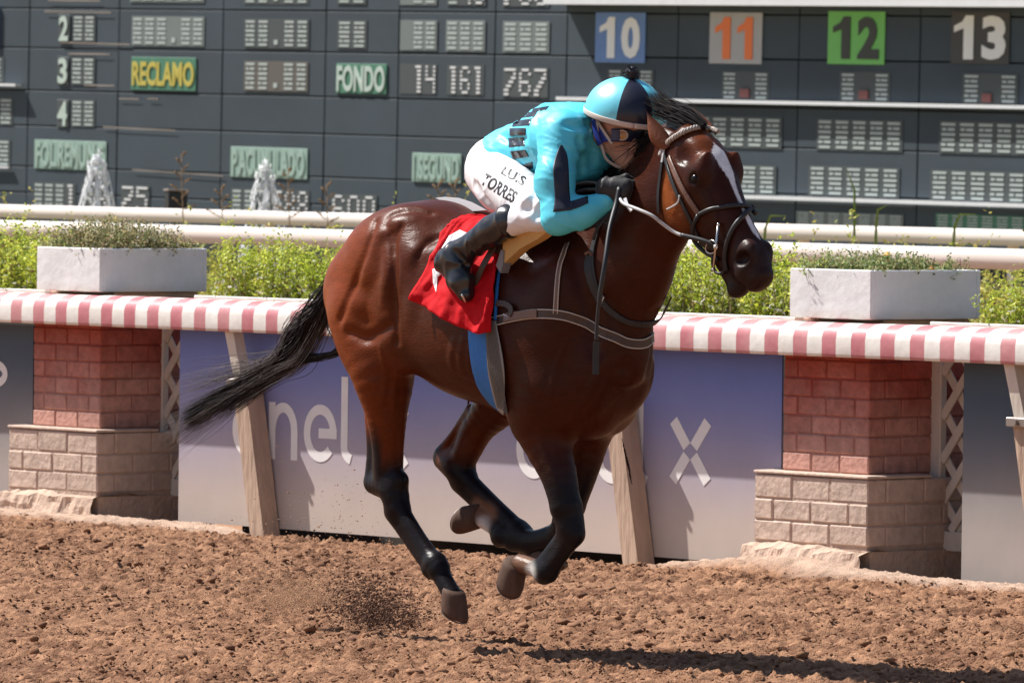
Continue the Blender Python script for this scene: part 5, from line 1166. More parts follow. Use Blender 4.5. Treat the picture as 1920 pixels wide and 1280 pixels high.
for sg in (1, -1):
    for nm, pl, l0, l1, mm_ in (('foam_pad', [(944, 433), (985, 431), (1032, 429), (1008, 448), (974, 467), (952, 487), (941, 497)], -.262, -.215, M_FOAM), ('sun_block_flap', [(900, 418), (985, 405), (1018, 420), (1006, 445), (975, 463), (950, 482), (930, 474), (902, 456)], -.238, -.222, M_LEATH), ('pad_corner', [(939, 468), (944, 470), (943, 496), (938, 512), (930, 498)], -.268, -.23, M_GREYP)):  # the oversized leather flap is added, hidden, to block sun from the coat
        b = MB(); q0 = [at(x, y, l0) for x, y in pl]; n_ = len(q0); q1 = [np.array([q[0], l1, q[2]]) for q in q0]; b.add([tuple(q * [1, sg, 1]) for q in q0 + q1], [tuple(range(n_)), tuple(range(n_, 2 * n_))[::-1]] + [(i, i + n_, (i + 1) % n_ + n_, (i + 1) % n_) for i in range(n_)]); b.build(nm, mm_, saddle)
b = MB(); pl = [(816, 371), (835, 369), (860, 371), (885, 379), (912, 394), (885, 396), (855, 388)]; q0 = [at(x, y, .05) for x, y in pl]; n_ = len(q0); b.add([tuple(q) for q in q0] + [(q[0], .10, q[2] - .02) for q in q0], [tuple(range(n_)), tuple(range(n_, 2 * n_))[::-1]] + [(i, i + n_, (i + 1) % n_ + n_, (i + 1) % n_) for i in range(n_)]); b.build('saddle_towel', M_WHC, saddle)
strap_px('blue_edge', [(941, 500), (936, 535), (933, 575), (932, 600)], .010, .006, M_BLUEP, saddle, off=.006)
b = MB()
vs = []
for i in range(9):
    x = .16 + .036 * i
    for j in range(9):
        y = -.10 + .025 * j; zz = np.arange(1.75, 1.3, -.004); c = np.stack([np.full_like(zz, x), np.full_like(zz, y), zz], 1); k = int(np.argmax(H.sample(c) < .016)); vs.append(((x, y, zz[k] + .004 * (i % 8 == 0)), np.array([0, y * 3, 1.0])))
sheet([vs[i * 9:i * 9 + 9] for i in range(9)], .016, M_LEATH, 'saddle_seat', saddle)

bp_ = horse_empty('breastplate', label='brown leather breast strap with pale edging across the chest of the horse', cat='harness')
o = strap_px('breast_strap', [(910, 607), (950, 598), (1000, 589), (1050, 590), (1085, 600), (1120, 617), (1155, 634), (1185, 644), (1208, 643), (1222, 632)], .034, .005, M_LEATH, bp_, 60, .003, M_EDGE)
strap_px('worn_keeper', [(948, 597), (975, 592), (1010, 588)], .030, .003, M_LEATHL, bp_, 14, .009)
b = MB(); P, N = hits([(948, 590), (962, 588), (962, 604), (949, 606), (948, 590)], .009, None); b.tube(P, .0035, 6); b.build('buckle', M_METAL, bp_)
strap_px('strap_tail', [(936, 570), (955, 572), (965, 582), (960, 592)], .022, .004, M_LEATH, bp_, 12, .012)
strap_px('shoulder_strap', [(1066, 458), (1052, 495), (1046, 540), (1043, 588)], .017, .004, M_LEATHL, bp_, 20, .003, M_EDGE)
strap_px('neck_strap', [(1126, 420), (1112, 470), (1112, 510), (1126, 560), (1155, 592), (1195, 607), (1230, 602), (1246, 578), (1254, 560)], .022, .005, M_BLK, bp_, 50, .003)
strap_px('martingale_fork', [(1107, 480), (1104, 500), (1112, 535), (1128, 565)], .03, .004, M_BLK, bp_, 20, .005)
b = MB(); P, N = hits([(1100, 478), (1107, 474), (1114, 478)], .010); b.tube(P, .006, 6); b.build('strap_loop', M_LEATHL, bp_)
b = MB(); P, N = hits([(1128, 548), (1134, 556), (1130, 568), (1125, 560)], .012); b.tube(P, .003, 5); b.build('ring', M_METAL, bp_)

br_ = horse_empty('bridle', label='black and brown racing bridle with braided browband on the head of the horse', cat='bridle')
P, N = hits([(1241, 292), (1246, 279), (1264, 261), (1288, 247), (1312, 241), (1332, 244), (1345, 250)], .006, 60)
b = MB(); tw = []
for s_ in range(3):
    pts = []
    for i in range(len(P)):
        d = nrm(P[min(i + 1, len(P) - 1)] - P[max(i - 1, 0)]); a = nrm(np.cross(d, N[i])); ph = i * 1.15 + s_ * 2.094; pts.append(P[i] + a * .006 * math.cos(ph) + N[i] * .005 * math.sin(ph))
    b.tube(pts, .0052, 6)
b.build('browband', M_BRAID, br_, smooth=True)
strap_px('cheek_strap', [(1256, 296), (1272, 335), (1292, 372), (1313, 404)], .019, .005, M_LEATHL, br_, 20, .003)
strap_px('cheek_strap', [(1247, 292), (1256, 322), (1266, 350), (1279, 378), (1292, 405), (1305, 432), (1316, 452)], .014, .005, M_BLK, br_, 28, .003)
strap_px('throat_latch', [(1246, 290), (1240, 325), (1236, 365), (1237, 400)], .012, .004, M_BLK, br_, 20, .004)
strap_px('throat_latch_edge', [(1250, 268), (1247, 285), (1244, 305)], .010, .004, M_GREYR, br_, 8, .006)
def cord(name, pl, r, m_, m=28, off=.006):
    P, N = hits(pl, off, m); b = MB(); b.tube(P, r, 8); return b.build(name, m_, br_, smooth=True)
cord('noseband', [(1312, 402), (1332, 393), (1360, 389), (1390, 388), (1406, 393), (1414, 402)], .0085, M_BLK); cord('crossed_noseband', [(1410, 388), (1394, 404), (1377, 428), (1366, 455), (1362, 482), (1366, 506)], .0095, M_BLK)
cord('noseband_back', [(1312, 402), (1300, 428), (1308, 456), (1330, 474), (1350, 486)], .008, M_BLK, 20)
cord('loose_strap_end', [(1254, 392), (1266, 386), (1275, 378), (1277, 366)], .0035, M_GREYR, 14)
strap_px('bit_strap', [(1316, 452), (1330, 458), (1344, 462)], .026, .006, M_BLK, br_, 10, .006)
P, N = hits([(1345 + 11 * math.cos(a), 460 + 13 * math.sin(a)) for a in np.linspace(0, 2 * math.pi, 18)], .012); c0 = P.mean(0); n0 = nrm(N.mean(0)); P = P - n0 * ((P - c0) @ n0)[:, None] + n0 * .012
b = MB(); b.tube(P, .0032, 6); b.build('bit_ring', M_METAL, br_, smooth=True)
p0, n0 = H.hit(1352, 462, .024); dv = at(1347, 508, 0) - at(1357, 424, 0); b = MB(); b.tube([p0 - dv * .5, p0 + dv * .5], .0048, 8); b.sphere(tuple(p0), .010, 10, 8); b.sphere(tuple(p0 - dv * .5), .007, 8, 6); b.sphere(tuple(p0 + dv * .5), .007, 8, 6); b.build('bit_bar', M_LEATHL if False else M_METAL, br_, smooth=True)
b = MB(); q = [at(x, y, -.05) for x, y in ((1337, 476), (1336, 495), (1342, 510), (1354, 512), (1360, 500))]; b.tube(catmull(q, 14), .006, 7); b.build('chin_strap', M_BLK, br_, smooth=True)

# ------------------------------------------------------------------ the rider
def prims(F, parts, off):
    A = lambda x, y, l: at(x, y, l)
    if 'pelvis' in parts:
        F.ell(A(954, 322, 0), (.140, .158, .128), .03, (-20, 0), off=off); F.cone(A(940, 335, -.085), A(955, 345, -.10), .095, .10, .04, off=off); F.cone(A(940, 335, -.085) * [1, -1, 1], A(955, 345, -.10) * [1, -1, 1], .095, .10, .04, off=off)
    for s_ in (-1, 1):
        m_ = np.array([1, -s_, 1]) if False else np.array([1, 1, 1]) if s_ == -1 else np.array([1, -1, 1])
        if 'thigh' in parts: F.cone(A(948, 345, -.115) * m_, A(1010, 393, -.25) * m_, .095, .062, .04, off=off); F.ell(A(1018, 397, -.26) * m_, (.062, .058, .058), .03, off=off)
        if 'shin' in parts: F.cone(A(1012, 399, -.26) * m_, A(945, 421, -.288) * m_, .052, .050, .02, off=off); F.cone(A(945, 421, -.288) * m_, A(868, 470, -.305) * m_, .052, .036, .02, off=off)
        if 'foot' in parts:
            F.cone(A(868, 472, -.31) * m_, A(845, 486, -.31) * m_, .038, .035, .02, off=off); F.cone(A(838, 494, -.31) * m_, A(866, 532, -.315) * m_, .031, .029, .03, off=off, sy=1.15); F.cone(A(866, 532, -.315) * m_, A(874, 552, -.315) * m_, .029, .022, .02, off=off, sy=1.3)
            F.cone(A(858, 480, -.31) * m_, A(870, 520, -.315) * m_, .034, .028, .03, off=off)
        if 'arm' in parts:
            F.ell(A(1056, 254, -.175) * m_, (.088, .075, .085), .07, off=off); F.cone(A(1052, 262, -.20) * m_, A(1040, 340, -.265) * m_, .064, .056, .05, off=off); F.cone(A(1040, 340, -.265) * m_, A(1048, 408, -.285) * m_, .056, .047, .05, off=off)
            F.cone(A(1048, 411, -.285) * m_, A(1092, 399, -.22) * m_, .046, .042, .04, off=off); F.cone(A(1092, 399, -.22) * m_, A(1134, 380, -.155) * m_, .042, .034, .04, off=off)
    if 'torso' in parts:
        F.cone(A(958, 312, 0), A(1040, 276, 0), .128, .128, .05, 1.12, off=off); F.ell(A(1072, 268, 0), (.185, .178, .128), .05, (-20, 0), off=off); F.ell(A(1100, 245, 0), (.11, .16, .085), .05, (-15, 0), off=off)
    if 'neck' in parts: F.cone(A(1112, 250, 0), A(1150, 240, 0), .066, .058, .04, off=off)
    if 'head' in parts:
        F.ell(A(1160, 226, 0), (.092, .074, .092), .03, off=off); F.cone(A(1160, 262, 0), A(1172, 296, 0), .064, .040, .04, off=off); F.cone(A(1172, 286, -.0), A(1183, 304, 0), .036, .026, .03, off=off)
        F.cone(A(1184, 256, 0), A(1193, 276, 0), .010, .015, .012, off=off); F.ell(A(1187, 290, 0), (.014, .022, .007), .008, off=off); F.ell(A(1186, 297, 0), (.012, .019, .007), .008, off=off)
        for s_ in (-1, 1): F.ell(A(1146, 254, 0) + [0, s_ * .072, 0], (.016, .008, .028), .01, off=off); F.ell(A(1172, 268, 0) + [0, s_ * .036, 0], (.02, .02, .018), .02, off=off); F.ell(A(1184, 254, 0) + [0, s_ * .03, 0], (.012, .016, .012), .01, sub=True)
M_SKIN = mat('skin', (.56, .29, .19), rough=.5, spec=.4, vary=.08, bump=.1, bscale=120)
rider = horse_empty('person', label='crouching jockey in cyan and black silks, white breeches and black boots', cat='person')
LO, HI = (-.25, -.52, 1.10), (1.02, .52, 2.14)
RF = Field(LO, HI, .008); prims(RF, ('pelvis', 'thigh', 'shin', 'foot', 'arm', 'torso'), -.028); prims(RF, ('neck', 'head'), 0.0)
v, q = RF.mesh(1); link('body', make_mesh('body', v, q, smooth=True), M_SKIN, rider)
# silks
SF = Field(LO, HI, .0055); prims(SF, ('torso', 'arm'), .006)
# collar opening and soft folds
SF.cone(at(1122, 246, 0), at(1165, 236, 0), .062, .075, .01, sub=True)
def fold(F, pl, r, k, sub=True, s=0.3):
    P = [F.hit(x, y, r * s)[0] for x, y in catmull(pl, len(pl) * 3)]
    for a, b in zip(P[:-1], P[1:]): F.cone(a, b, r, r, k, sub=sub)
for pl in ([(1085, 260), (1092, 290), (1088, 330)], [(1100, 262), (1110, 290), (1108, 318)], [(940, 255), (960, 262), (985, 262)], [(1060, 232), (1085, 236), (1105, 232)]): fold(SF, pl, .005, .025)
sv, sq = SF.mesh(2)
def wrinkle(v, q, amp, comb, seed=0):
    """push the surface in and out along ridged, stretched noise"""
    me = make_mesh('tmp', v, q); n = len(v); nn = np.empty(n * 3, np.float32); me.vertices.foreach_get('normal', nn); nn = nn.reshape(-1, 3).astype(float); bpy.data.meshes.remove(me); d = np.zeros(n)
    for ax, f, w_ in comb:
        A_ = np.array(ax, float).reshape(2, 3); u, t = v @ A_[0], v @ A_[1]; wx = .35 * (vnoise(u * .4 * f[0] + 30, t * f[1] + 30, seed + 3, 2) - .5) * 4
        r = 1 - np.abs(2 * vnoise(u * f[0] + wx + 60, t * f[1] + 60, seed + 5, 2, .4) - 1); d += w_ * (r ** 5 - .22)
    return v + nn * (d * amp)[:, None]
sv = wrinkle(sv, sq, .0070, [(((.3, .2, 1), (1, .3, -.3)), (16, 5), .5), (((1, .5, .6), (-.5, .2, 1)), (10, 4), .6), (((.2, .2, 1), (1, 0, 0)), (30, 9), .3)], 3)
def project(V):
    d = np.stack([V @ np.array([hX[0], hY[0], 0]), V @ np.array([hX[1], hY[1], 0]), V[:, 2]], 1) + HO - CAM; z = d @ cF
    return 960 + FPX * (d @ cR) / z, 640 - FPX * (d @ cU) / z
def in_poly(x, y, poly):
    r = np.zeros(len(x), bool); n = len(poly)
    for i in range(n):
        (x1, y1), (x2, y2) = poly[i], poly[(i + 1) % n]; c = ((y1 > y) != (y2 > y)) & (x < (x2 - x1) * (y - y1) / (y2 - y1 + 1e-9) + x1); r ^= c
    return r
px, py = project(sv); gN = SF.grad(sv); toc = (gN @ np.array([.7466, -.665, 0])) > -.05
near_arm = sv[:, 1] < -.13
sc = np.tile([[.08, .58, .74]], (len(sv), 1))
navy = in_poly(px, py, catmull([(1052, 272), (1064, 290), (1066, 320), (1066, 350), (1068, 375), (1100, 370), (1102, 382), (1072, 391), (1036, 400), (1041, 380), (1040, 340), (1036, 315), (1041, 290), (1052, 272)], 60)) & toc & near_arm
m2 = (sv * [1, -1, 1]); px2, py2 = project(m2); navy2 = in_poly(px2, py2, [(1052, 272), (1066, 290), (1066, 375), (1100, 370), (1102, 382), (1036, 400), (1040, 300)]) & ((gN * [1, -1, 1]) @ np.array([.7466, -.665, 0]) > -.05) & (sv[:, 1] > .13); sc[navy2] = (.012, .014, .030)
M_SILK = mat('cyan silks', attr=True, rough=.50, spec=.65, bump=.2, bscale=34, bdist=.005)
for _ in range(1):
    A_ = np.zeros_like(sc); N_ = np.zeros(len(sv))
    for k in range(4):
        a, b_ = sq[:, k], sq[:, (k + 1) % 4]
        for d in range(3): A_[:, d] += np.bincount(a, sc[b_, d], len(sv)) + np.bincount(b_, sc[a, d], len(sv))
        N_ += np.bincount(a, minlength=len(sv)) + np.bincount(b_, minlength=len(sv))
    sc = sc * .5 + .5 * A_ / np.maximum(N_, 1)[:, None]
link('silks', make_mesh('silks', sv, sq, sc, True), M_SILK, rider)
SM = MeshHit(sv, sq); M_NAVY = mat('navy silk', (.011, .013, .030), rough=.5, spec=.5)
M_BAR = mat('navy bars', (.012, .013, .022), rough=.25, spec=.6)
for c in ([(1000, 204), (1030, 199), (1024, 206), (996, 211)], [(980, 213), (1008, 208), (1002, 218), (976, 222)], [(963, 227), (996, 223), (992, 235), (960, 238)], [(955, 241), (986, 240), (985, 254), (956, 255)], [(953, 259), (982, 258), (984, 273), (954, 276)], [(957, 284), (985, 281), (992, 294), (962, 299)], [(967, 313), (998, 304), (1000, 316), (974, 322)]):
    c = np.array(c, float); g = [[SM.hit(*((c[0] * (1 - u) + c[1] * u) * (1 - v_) + (c[3] * (1 - u) + c[2] * u) * v_), .002) for u in np.linspace(0, 1, 17)] for v_ in np.linspace(0, 1, 9)]
    sheet(g, .0004, M_BAR, 'back_bar', rider)
up_l = catmull([(1051, 272), (1043, 290), (1037, 315), (1039, 345), (1040, 372), (1037, 398)], 24); up_r = catmull([(1054, 272), (1063, 290), (1066, 315), (1067, 345), (1069, 372), (1072, 394)], 24)
sheet([[SM.hit(*(a * (1 - u) + b_ * u), .0020) for u in np.linspace(0, 1, 14)] for a, b_ in zip(up_l, up_r)], .0003, M_NAVY, 'sleeve_panel', rider)
fo_t = catmull([(1068, 378), (1085, 373), (1102, 367)], 10); fo_b = catmull([(1070, 394), (1085, 389), (1103, 381)], 10)
sheet([[SM.hit(*(a * (1 - u) + b_ * u), .0024) for a, b_ in zip(fo_t, fo_b)] for u in np.linspace(0, 1, 8)], .0003, M_NAVY, 'sleeve_panel', rider)
# breeches
BF = Field(LO, HI, .0055); prims(BF, ('pelvis', 'thigh'), .008)
for s_ in (-1, 1):
    m_ = np.array([1, 1, 1]) if s_ == -1 else np.array([1, -1, 1]); BF.cone(at(1014, 399, -.26) * m_, at(955, 418, -.286) * m_, .054, .050, .02)
for pl in ([(985, 385), (1000, 370), (1012, 350)], [(975, 392), (995, 392), (1015, 395)], [(905, 300), (920, 312), (940, 318)], [(890, 345), (905, 370), (925, 390)], [(1000, 410), (1020, 392), (1030, 378)]): fold(BF, pl, .004, .03)
v, q = BF.mesh(2); v = wrinkle(v, q, .0045, [(((.9, .2, -.6), (.5, 0, 1)), (14, 5), .7), (((.2, .3, 1), (1, 0, .2)), (24, 8), .4)], 9); M_BREECH = mat('white breeches', (.74, .73, .75), rough=.55, vary=.03, bump=.25, bscale=26, bdist=.006)
link('breeches', make_mesh('breeches', v, q, smooth=True), M_BREECH, rider)
BM = MeshHit(v, q)
M_INK = mat('black print', (.012, .012, .014), rough=.5)
def print_text(txt, a, b_, hgt, F, name, slant=0.0):
    """text mapped onto the cloth between photo points a and b_, letter height in photo pixels"""
    me = text_mesh(txt, 1, 1, M_INK, .022, .002); n = len(me.vertices); co = np.empty(n * 3, np.float32); me.vertices.foreach_get('co', co); co = co.reshape(-1, 3)
    a, b_ = np.array(a, float), np.array(b_, float); u = b_ - a; w_ = nrm(np.array([u[1], -u[0]])); out = []
    for c in co:
        p = a + u * (c[0] + .5) + w_ * hgt * c[2] + nrm(u) * slant * c[2]; P, N = F.hit(p[0], p[1], .0016 if c[1] > 0 else .0026); out.append(P)
    me.vertices.foreach_set('co', np.array(out, np.float32).ravel()); me.update(); return link(name, me, None, rider)
print_text('TORRES', (906, 334), (966, 371), 24, BM, 'leg_lettering'); print_text('LUIS', (942, 318), (984, 341), 18, BM, 'leg_lettering')
# boots
KF = Field(LO, HI, .005); prims(KF, ('foot',), .007)
for s_ in (-1, 1):
    m_ = np.array([1, 1, 1]) if s_ == -1 else np.array([1, -1, 1])
    KF.cone(at(958, 413, -.285) * m_, at(925, 432, -.292) * m_, .056, .053, .015); KF.cone(at(925, 432, -.292) * m_, at(866, 471, -.305) * m_, .053, .043, .02)
for pl in ([(850, 470), (866, 486), (876, 498)],): fold(KF, pl, .003, .02)
v, q = KF.mesh(2); v = wrinkle(v, q, .010, [(((1, .2, -.2), (.2, 0, 1)), (16, 6), .8)], 19); M_BOOT = mat('black boot leather', (.013, .013, .016), rough=.24, spec=.6, bump=.3, bscale=16, bdist=.008)
# split in two meshes, one per foot
for s_ in (-1, 1):
    keep = (v[q][:, :, 1] * s_ > 0).all(1); qq = q[keep]; us, inv = np.unique(qq, return_inverse=True); link('boot', make_mesh('boot', v[us], inv.reshape(qq.shape), smooth=True), M_BOOT, rider)
for s_ in (-1, 1):
    m_ = np.array([1, 1, 1]) if s_ == -1 else np.array([1, -1, 1]); b = MB(); pts = [at(x, y, l) * m_ for x, y, l in ((838, 500, -.345), (852, 526, -.35), (866, 552, -.352), (874, 566, -.33), (880, 560, -.30), (884, 548, -.28))]; b.tube(catmull(pts[2:], 12), .005, 6); b.build('stirrup_iron', M_METAL, saddle, smooth=True)
    b = MB(); b.strap([at(884, 548, -.285) * m_, at(905, 500, -.28) * m_, at(930, 455, -.25) * m_], [(.3, -s_ * -.8, 0)] * 3, .022, .004); b.build('stirrup_leather', M_LEATH, saddle)
# gloves with five fingers closed on the reins
M_GLOVE = mat('black glove', (.014, .014, .015), rough=.55, bump=.4, bscale=90, bdist=.003, sheen=.1)
def fist(c, g, o_, mir, name='glove', sc_=1.08):
    """c palm centre, g thumb-up grip axis, o_ knuckle direction (both unit), right or left by mir"""
    g = nrm(g); o_ = nrm(o_ - g * (o_ @ g)); p = np.cross(g, o_) * mir       # p: palm side
    F = Field(c - .085, c + .085, .003)
    F.cone(c - o_ * .035, c + o_ * .012, .026, .030, .01); F.cone(c - o_ * .02 + g * .012, c + o_ * .022 + g * .020, .020, .017, .015); F.cone(c - o_ * .02 - g * .012, c + o_ * .018 - g * .024, .019, .015, .015)
    for i, (L1, L2, L3) in enumerate(((.030, .024, .020), (.033, .027, .021), (.031, .025, .020), (.026, .020, .017))):
        b0 = c + o_ * (.022 - .003 * abs(i - 1)) + g * (.027 - .0185 * i); b1 = b0 + nrm(o_ * .55 + p * .85) * L1; b2 = b1 + nrm(-o_ * .45 + p * .75) * L2 * .8; b3 = b2 + nrm(-o_ * .95 - p * .30) * L3
        F.cone(b0, b1, .0105, .0098, .006); F.cone(b1, b2, .0098, .009, .004); F.cone(b2, b3, .009, .0078, .004)
    t0 = c - o_ * .018 + g * .022 + p * .008; t1 = t0 + nrm(o_ * .8 + g * .5 + p * .5) * .032; t2 = t1 + nrm(o_ * .75 - g * .15 + p * .65) * .026
    F.cone(t0, t1, .0135, .0115, .01); F.cone(t1, t2, .0115, .009, .004)
    F.cone(c - o_ * .030, c - o_ * .050, .025, .028, .006); F.path([c - o_ * .050 + g * .028, c - o_ * .052 + p * .028, c - o_ * .050 - g * .028, c - o_ * .052 - p * .028, c - o_ * .050 + g * .028], [.004] * 5, .004)
    v, q = F.mesh(1); v = c + (v - c) * sc_; v = v + g * ((v - c) @ g)[:, None] * .28; return link(name, make_mesh(name, v, q, smooth=True), M_GLOVE, rider)
hc = at(1156, 364, -.13); el = at(1100, 394, -.21)
hc = at(1160, 360, -.13); odir = nrm(hc - at(1130, 384, -.160)); fist(hc, np.array([.25, .10, 1.0]), odir, 1)
mm = np.array([1, -1, 1]); fist(hc * mm + [.01, -.03, .01], np.array([.25, -.10, 1.0]), odir * mm, -1)
# helmet, cover, pompom, straps, goggles
M_CAPC = mat('cyan cap silk', (.12, .60, .74), rough=.42, spec=1.0, bump=.1, bscale=30); M_CAPK = mat('navy cap silk', (.010, .011, .024), rough=.35, spec=.5, bump=.1, bscale=30)
hc_ = at(1173, 212, 0); tilt = math.radians(12)
def cap_pt(az, u, r=1.0):
    """u 0 at the crown, 1 at the rim"""
    th = u * math.radians(104); x, y, z = .152 * math.sin(th) * math.cos(az) * r, .134 * math.sin(th) * math.sin(az) * r, .124 * math.cos(th) * r * (1.0 if th < 1.57 else .8)
    ct, st_ = math.cos(tilt), math.sin(tilt); return hc_ + np.array([x * ct + z * st_, y, -x * st_ + z * ct])
az0 = math.radians(-41.7 + 10); gores = [(-27, 27, 1), (27, 90, 0), (90, 153, 0), (153, 207, 1), (207, 270, 0), (270, 333, 0)]
for a0_, a1_, kk in gores:
    nu, nv = 12, 22; vs = []
    for lay in (0, 1):
        for i in range(nu + 1):
            for j in range(nv + 1):
                f = i / nu; a = az0 + math.radians(a0_ + (a1_ - a0_) * f); vs.append(cap_pt(a, j / nv, (1.0 + .010 * math.sin(math.pi * f)) if lay == 0 else .965))
    o = (nu + 1) * (nv + 1); fs = []
    for i in range(nu):
        for j in range(nv):
            k = i * (nv + 1) + j; fs += [(k, k + 1, k + nv + 2, k + nv + 1), (o + k, o + k + nv + 1, o + k + nv + 2, o + k + 1)]
        k = i * (nv + 1) + nv; fs.append((k, o + k, o + k + nv + 1, k + nv + 1))
    b = MB(); b.add(vs, fs); b.build('helmet_panel', M_CAPK if kk else M_CAPC, rider, smooth=True)
b = MB(); pc = cap_pt(0, 0, 1.0) + np.array([.0, 0, .014]); b.sphere(tuple(pc), .027, 14, 10, .12); b.build('pompom', M_CAPK, rider, smooth=False)
rg = np.random.default_rng(8); st = []
for i in range(500):
    d = nrm(rg.normal(size=3)); st.append(np.array([pc + d * .018, pc + d * .026 + rg.normal(0, .003, 3), pc + d * .032 + rg.normal(0, .004, 3)]))
hair('pompom_fluff', st, np.full(500, .0022), rider, np.tile([[.012, .012, .016]], (500, 1)))
b = MB(); rim = [cap_pt(az0 + a, 1.0, .99) for a in np.linspace(0, 2 * math.pi, 40)]; b.tube(rim, .006, 6); b.build('helmet_rim', M_BLK, rider, smooth=True)
# peak at the front
M_STRAPB = mat('beige strap', (.56, .47, .41), rough=.5); M_SHELL = mat('blue helmet lining', (.03, .05, .30), rough=.4)
hcen = at(1160, 240, 0)
def around(pl, lat_list, r, m_, name, m=20, wd=None):
    P = catmull([at(x, y, l) for (x, y), l in zip(pl, lat_list)], m); b = MB()
    if wd:
        N = [nrm((p - hcen) * [1, 1, .3]) for p in P]; b.strap(P, N, wd, .004)
    else: b.tube(P, r, 6)
    return b.build(name, m_, rider, smooth=True)
b = MB(); gp = [cap_pt(az0 + a, .93 + .04 * math.cos(a), 1.022) for a in np.linspace(0, 2 * math.pi, 80)]; b.strap(gp, [nrm(p - hc_) for p in gp], .019, .003); b.build('goggle_strap', M_STRAPB, rider, smooth=True)
around([(1108, 202), (1116, 218), (1126, 236), (1140, 258), (1148, 270)], [-.07, -.085, -.09, -.082, -.075], 0, M_STRAPB, 'chin_strap', 16, .011)
around([(1120, 228), (1122, 256), (1130, 278), (1136, 296), (1150, 308), (1166, 314), (1176, 306)], [-.09, -.085, -.075, -.065, -.045, -.02, .0], 0, M_STRAPB, 'chin_strap', 24, .012)
around([(1112, 222), (1116, 240), (1122, 262), (1126, 272)], [-.085, -.088, -.083, -.078], 0, M_SHELL, 'ear_guard', 12, .030)
around([(1122, 240), (1132, 252), (1136, 266)], [-.084, -.080, -.074], 0, M_SHELL, 'ear_guard', 10, .030)
gm = at(1176, 254, 0); M_LENS = mat('amber lens', (.42, .19, .02), rough=.15, spec=.7, coat=.6); M_FRAME = mat('goggle frame', (.03, .035, .10), rough=.3)
b = MB(); b.ribbon([(0, 0)], .01, 0, .01) if False else None
gp = [gm + np.array([.034 * math.cos(a) - .004, -.078 * math.sin(a) * 1.0, .0]) for a in np.linspace(-1.35, 1.35, 22)]; b.strap(gp, [nrm(p - (gm - [.06, 0, 0])) for p in gp], .046, .010); b.build('goggles', M_FRAME, rider)
for s_ in (-1, 1):
    p = gm + np.array([.026, s_ * .046, 0]); n_ = nrm(np.array([.62, s_ * .75, 0])); a_ = nrm(np.cross(n_, [0, 0, 1])); b = MB(); ring = [p + n_ * .011 + a_ * .020 * math.cos(t) + np.array([0, 0, 1]) * .017 * math.sin(t) for t in np.linspace(0, 2 * math.pi, 20, endpoint=False)]
    b.add([tuple(x) for x in ring] + [tuple(p + n_ * .014)], [(i, (i + 1) % 20, 20) for i in range(20)]); b.build('lens', M_LENS, rider)
    b = MB(); b.tube(ring + [ring[0]], .003, 6); b.build('lens_rim', M_STRAPB, rider, smooth=True)

# reins and whip
rn = horse_empty('reins', label='grey and black reins running from the jockey gloves to the bit', cat='reins')
def rein(name, pl, lats, r, m_, mirror=False, m=40):
    P = np.array([at(x, y, l) for (x, y), l in zip(pl, lats)]); P = catmull(P, m)
    for i in range(len(P)):
        d = H.sample(P[i][None])[0]
        if d < r + .002 and i > 3: P[i] += H.grad(P[i][None])[0] * (r + .003 - d)
    if mirror: P = P * [1, -1, 1]
    b = MB(); b.tube(P, r, 8); return b.build(name, m_, rn, smooth=True)
for mir in (False, True):
    rein('front_rein', [(1161, 370), (1170, 382), (1195, 392), (1222, 404), (1240, 418), (1262, 434), (1278, 441)], [-.15, -.17, -.19, -.18, -.155, -.13, -.12], .0062, M_GREYR, mir); rein('rein_end', [(1278, 441), (1300, 446), (1322, 452), (1342, 460)], [-.12, -.105, -.09, -.075], .0085, M_BLK, mir, 16)
    rein('rein_loop', [(1152, 388), (1135, 410), (1120, 430), (1112, 450)], [-.14, -.17, -.19, -.2], .006, M_BLK, mir, 14)
b = MB(); P = catmull([at(x, y, l) for x, y, l in ((1172, 372, -.145), (1176, 384, -.15), (1184, 396, -.155))], 8); b.strap(P, [(.6, -.8, 0)] * 8, .012, .003); b.build('rein_end_tab', M_WHC, rn)
b = MB(); P = catmull([at(x, y, l) for x, y, l in ((1060, 362, -.06), (1085, 345, -.06), (1115, 342, -.08), (1145, 352, -.10), (1156, 362, -.13))], 18); b.tube(P, .010, 7); P = catmull([at(x, y, l) for x, y, l in ((1058, 372, -.05), (1090, 358, -.05), (1120, 356, -.08), (1150, 366, -.12))], 18); b.build('bridge_of_reins', M_BLK, rn, smooth=True); b = MB(); b.tube(P, .009, 7); b.build('bridge_of_reins', M_BLK, rn, smooth=True)
wp = horse_empty('riding_whip', label='thin black whip hanging down from the right glove of the jockey', cat='whip')
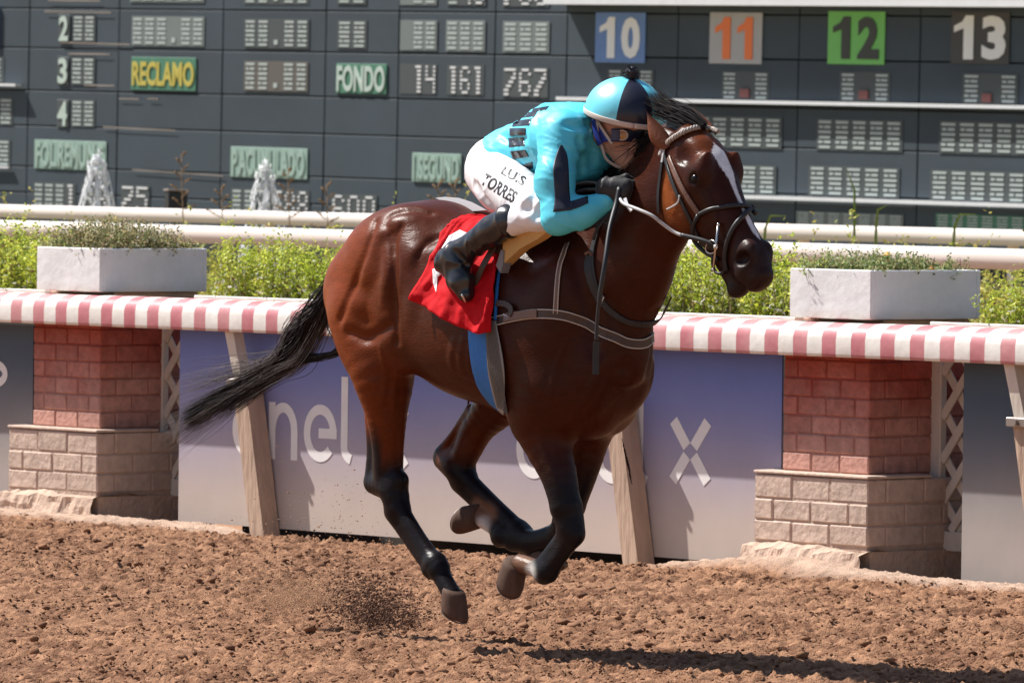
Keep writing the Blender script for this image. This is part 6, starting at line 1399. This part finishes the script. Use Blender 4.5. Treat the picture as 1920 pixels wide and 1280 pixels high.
b = MB(); P = catmull([at(x, y, l) for x, y, l in ((1162, 352, -.145), (1155, 385, -.17), (1143, 430, -.23), (1134, 495, -.285), (1124, 560, -.30), (1119, 610, -.30), (1118, 640, -.30))], 30); b.tube(P, [.010] * 8 + [.009] * 12 + [.007] * 10, 8); b.build('shaft', M_BLK, wp, smooth=True)
P = catmull([at(x, y, -.30) for x, y in ((1118, 640), (1117, 670), (1117, 702))], 8); b = MB(); b.strap(P, [(.75, -.66, 0)] * 8, .022, .004); b.build('flap', M_BLK, wp)

# ------------------------------------------------------------------ soil thrown up by the hooves
rg = np.random.default_rng(12)
def ground_pt(px, py): d = ray(px, py); t = -EYE / d[2]; return CAM + d * t
n = 11000; c0 = ground_pt(705, 1175); a = rg.normal(size=(n, 3)) * np.array([.085, .22, .045]); a[:, 2] = np.abs(a[:, 2]) * 1.5; jet = rg.random(n) < .25; a[jet] += np.abs(rg.normal(size=(jet.sum(), 1))) * np.array([-.06, 0, .075]); cen = c0 + a + [0, 0, .015]; rad = .0008 + .0042 * rg.random(n) ** 6
lump_cloud('kicked_up_soil', cen, rad, np.tile([[.10, .050, .032]], (n, 1)) * (.6 + .8 * rg.random((n, 1))), M_CLOD, 'puff of dark soil kicked up behind the hind hoof', 'soil', .9, 5, True)
n = 9000; c0 = ground_pt(560, 1140); a = rg.normal(size=(n, 3)) * np.array([.12, .3, .06]); a[:, 2] = np.abs(a[:, 2]); cen = c0 + a; rad = .0008 + .0014 * rg.random(n)
lump_cloud('dust_grains', cen, rad, np.tile([[.42, .25, .15]], (n, 1)), M_CLOD, 'pale grains of sand flying low over the track at the left', 'dust', .9, 6, True)
n = 700; cen = np.stack([rg.uniform(-1.05, -.45, n), rg.uniform(23.5, 30, n), np.abs(rg.normal(0, .22, n)) + .03], 1); rad = .0012 + .0022 * rg.random(n) ** 2
lump_cloud('flying_sand', cen, rad, np.tile([[.40, .25, .16]], (n, 1)), M_CLOD, 'fine grains of sand in the air before the left pillar', 'dust', .9, 7)
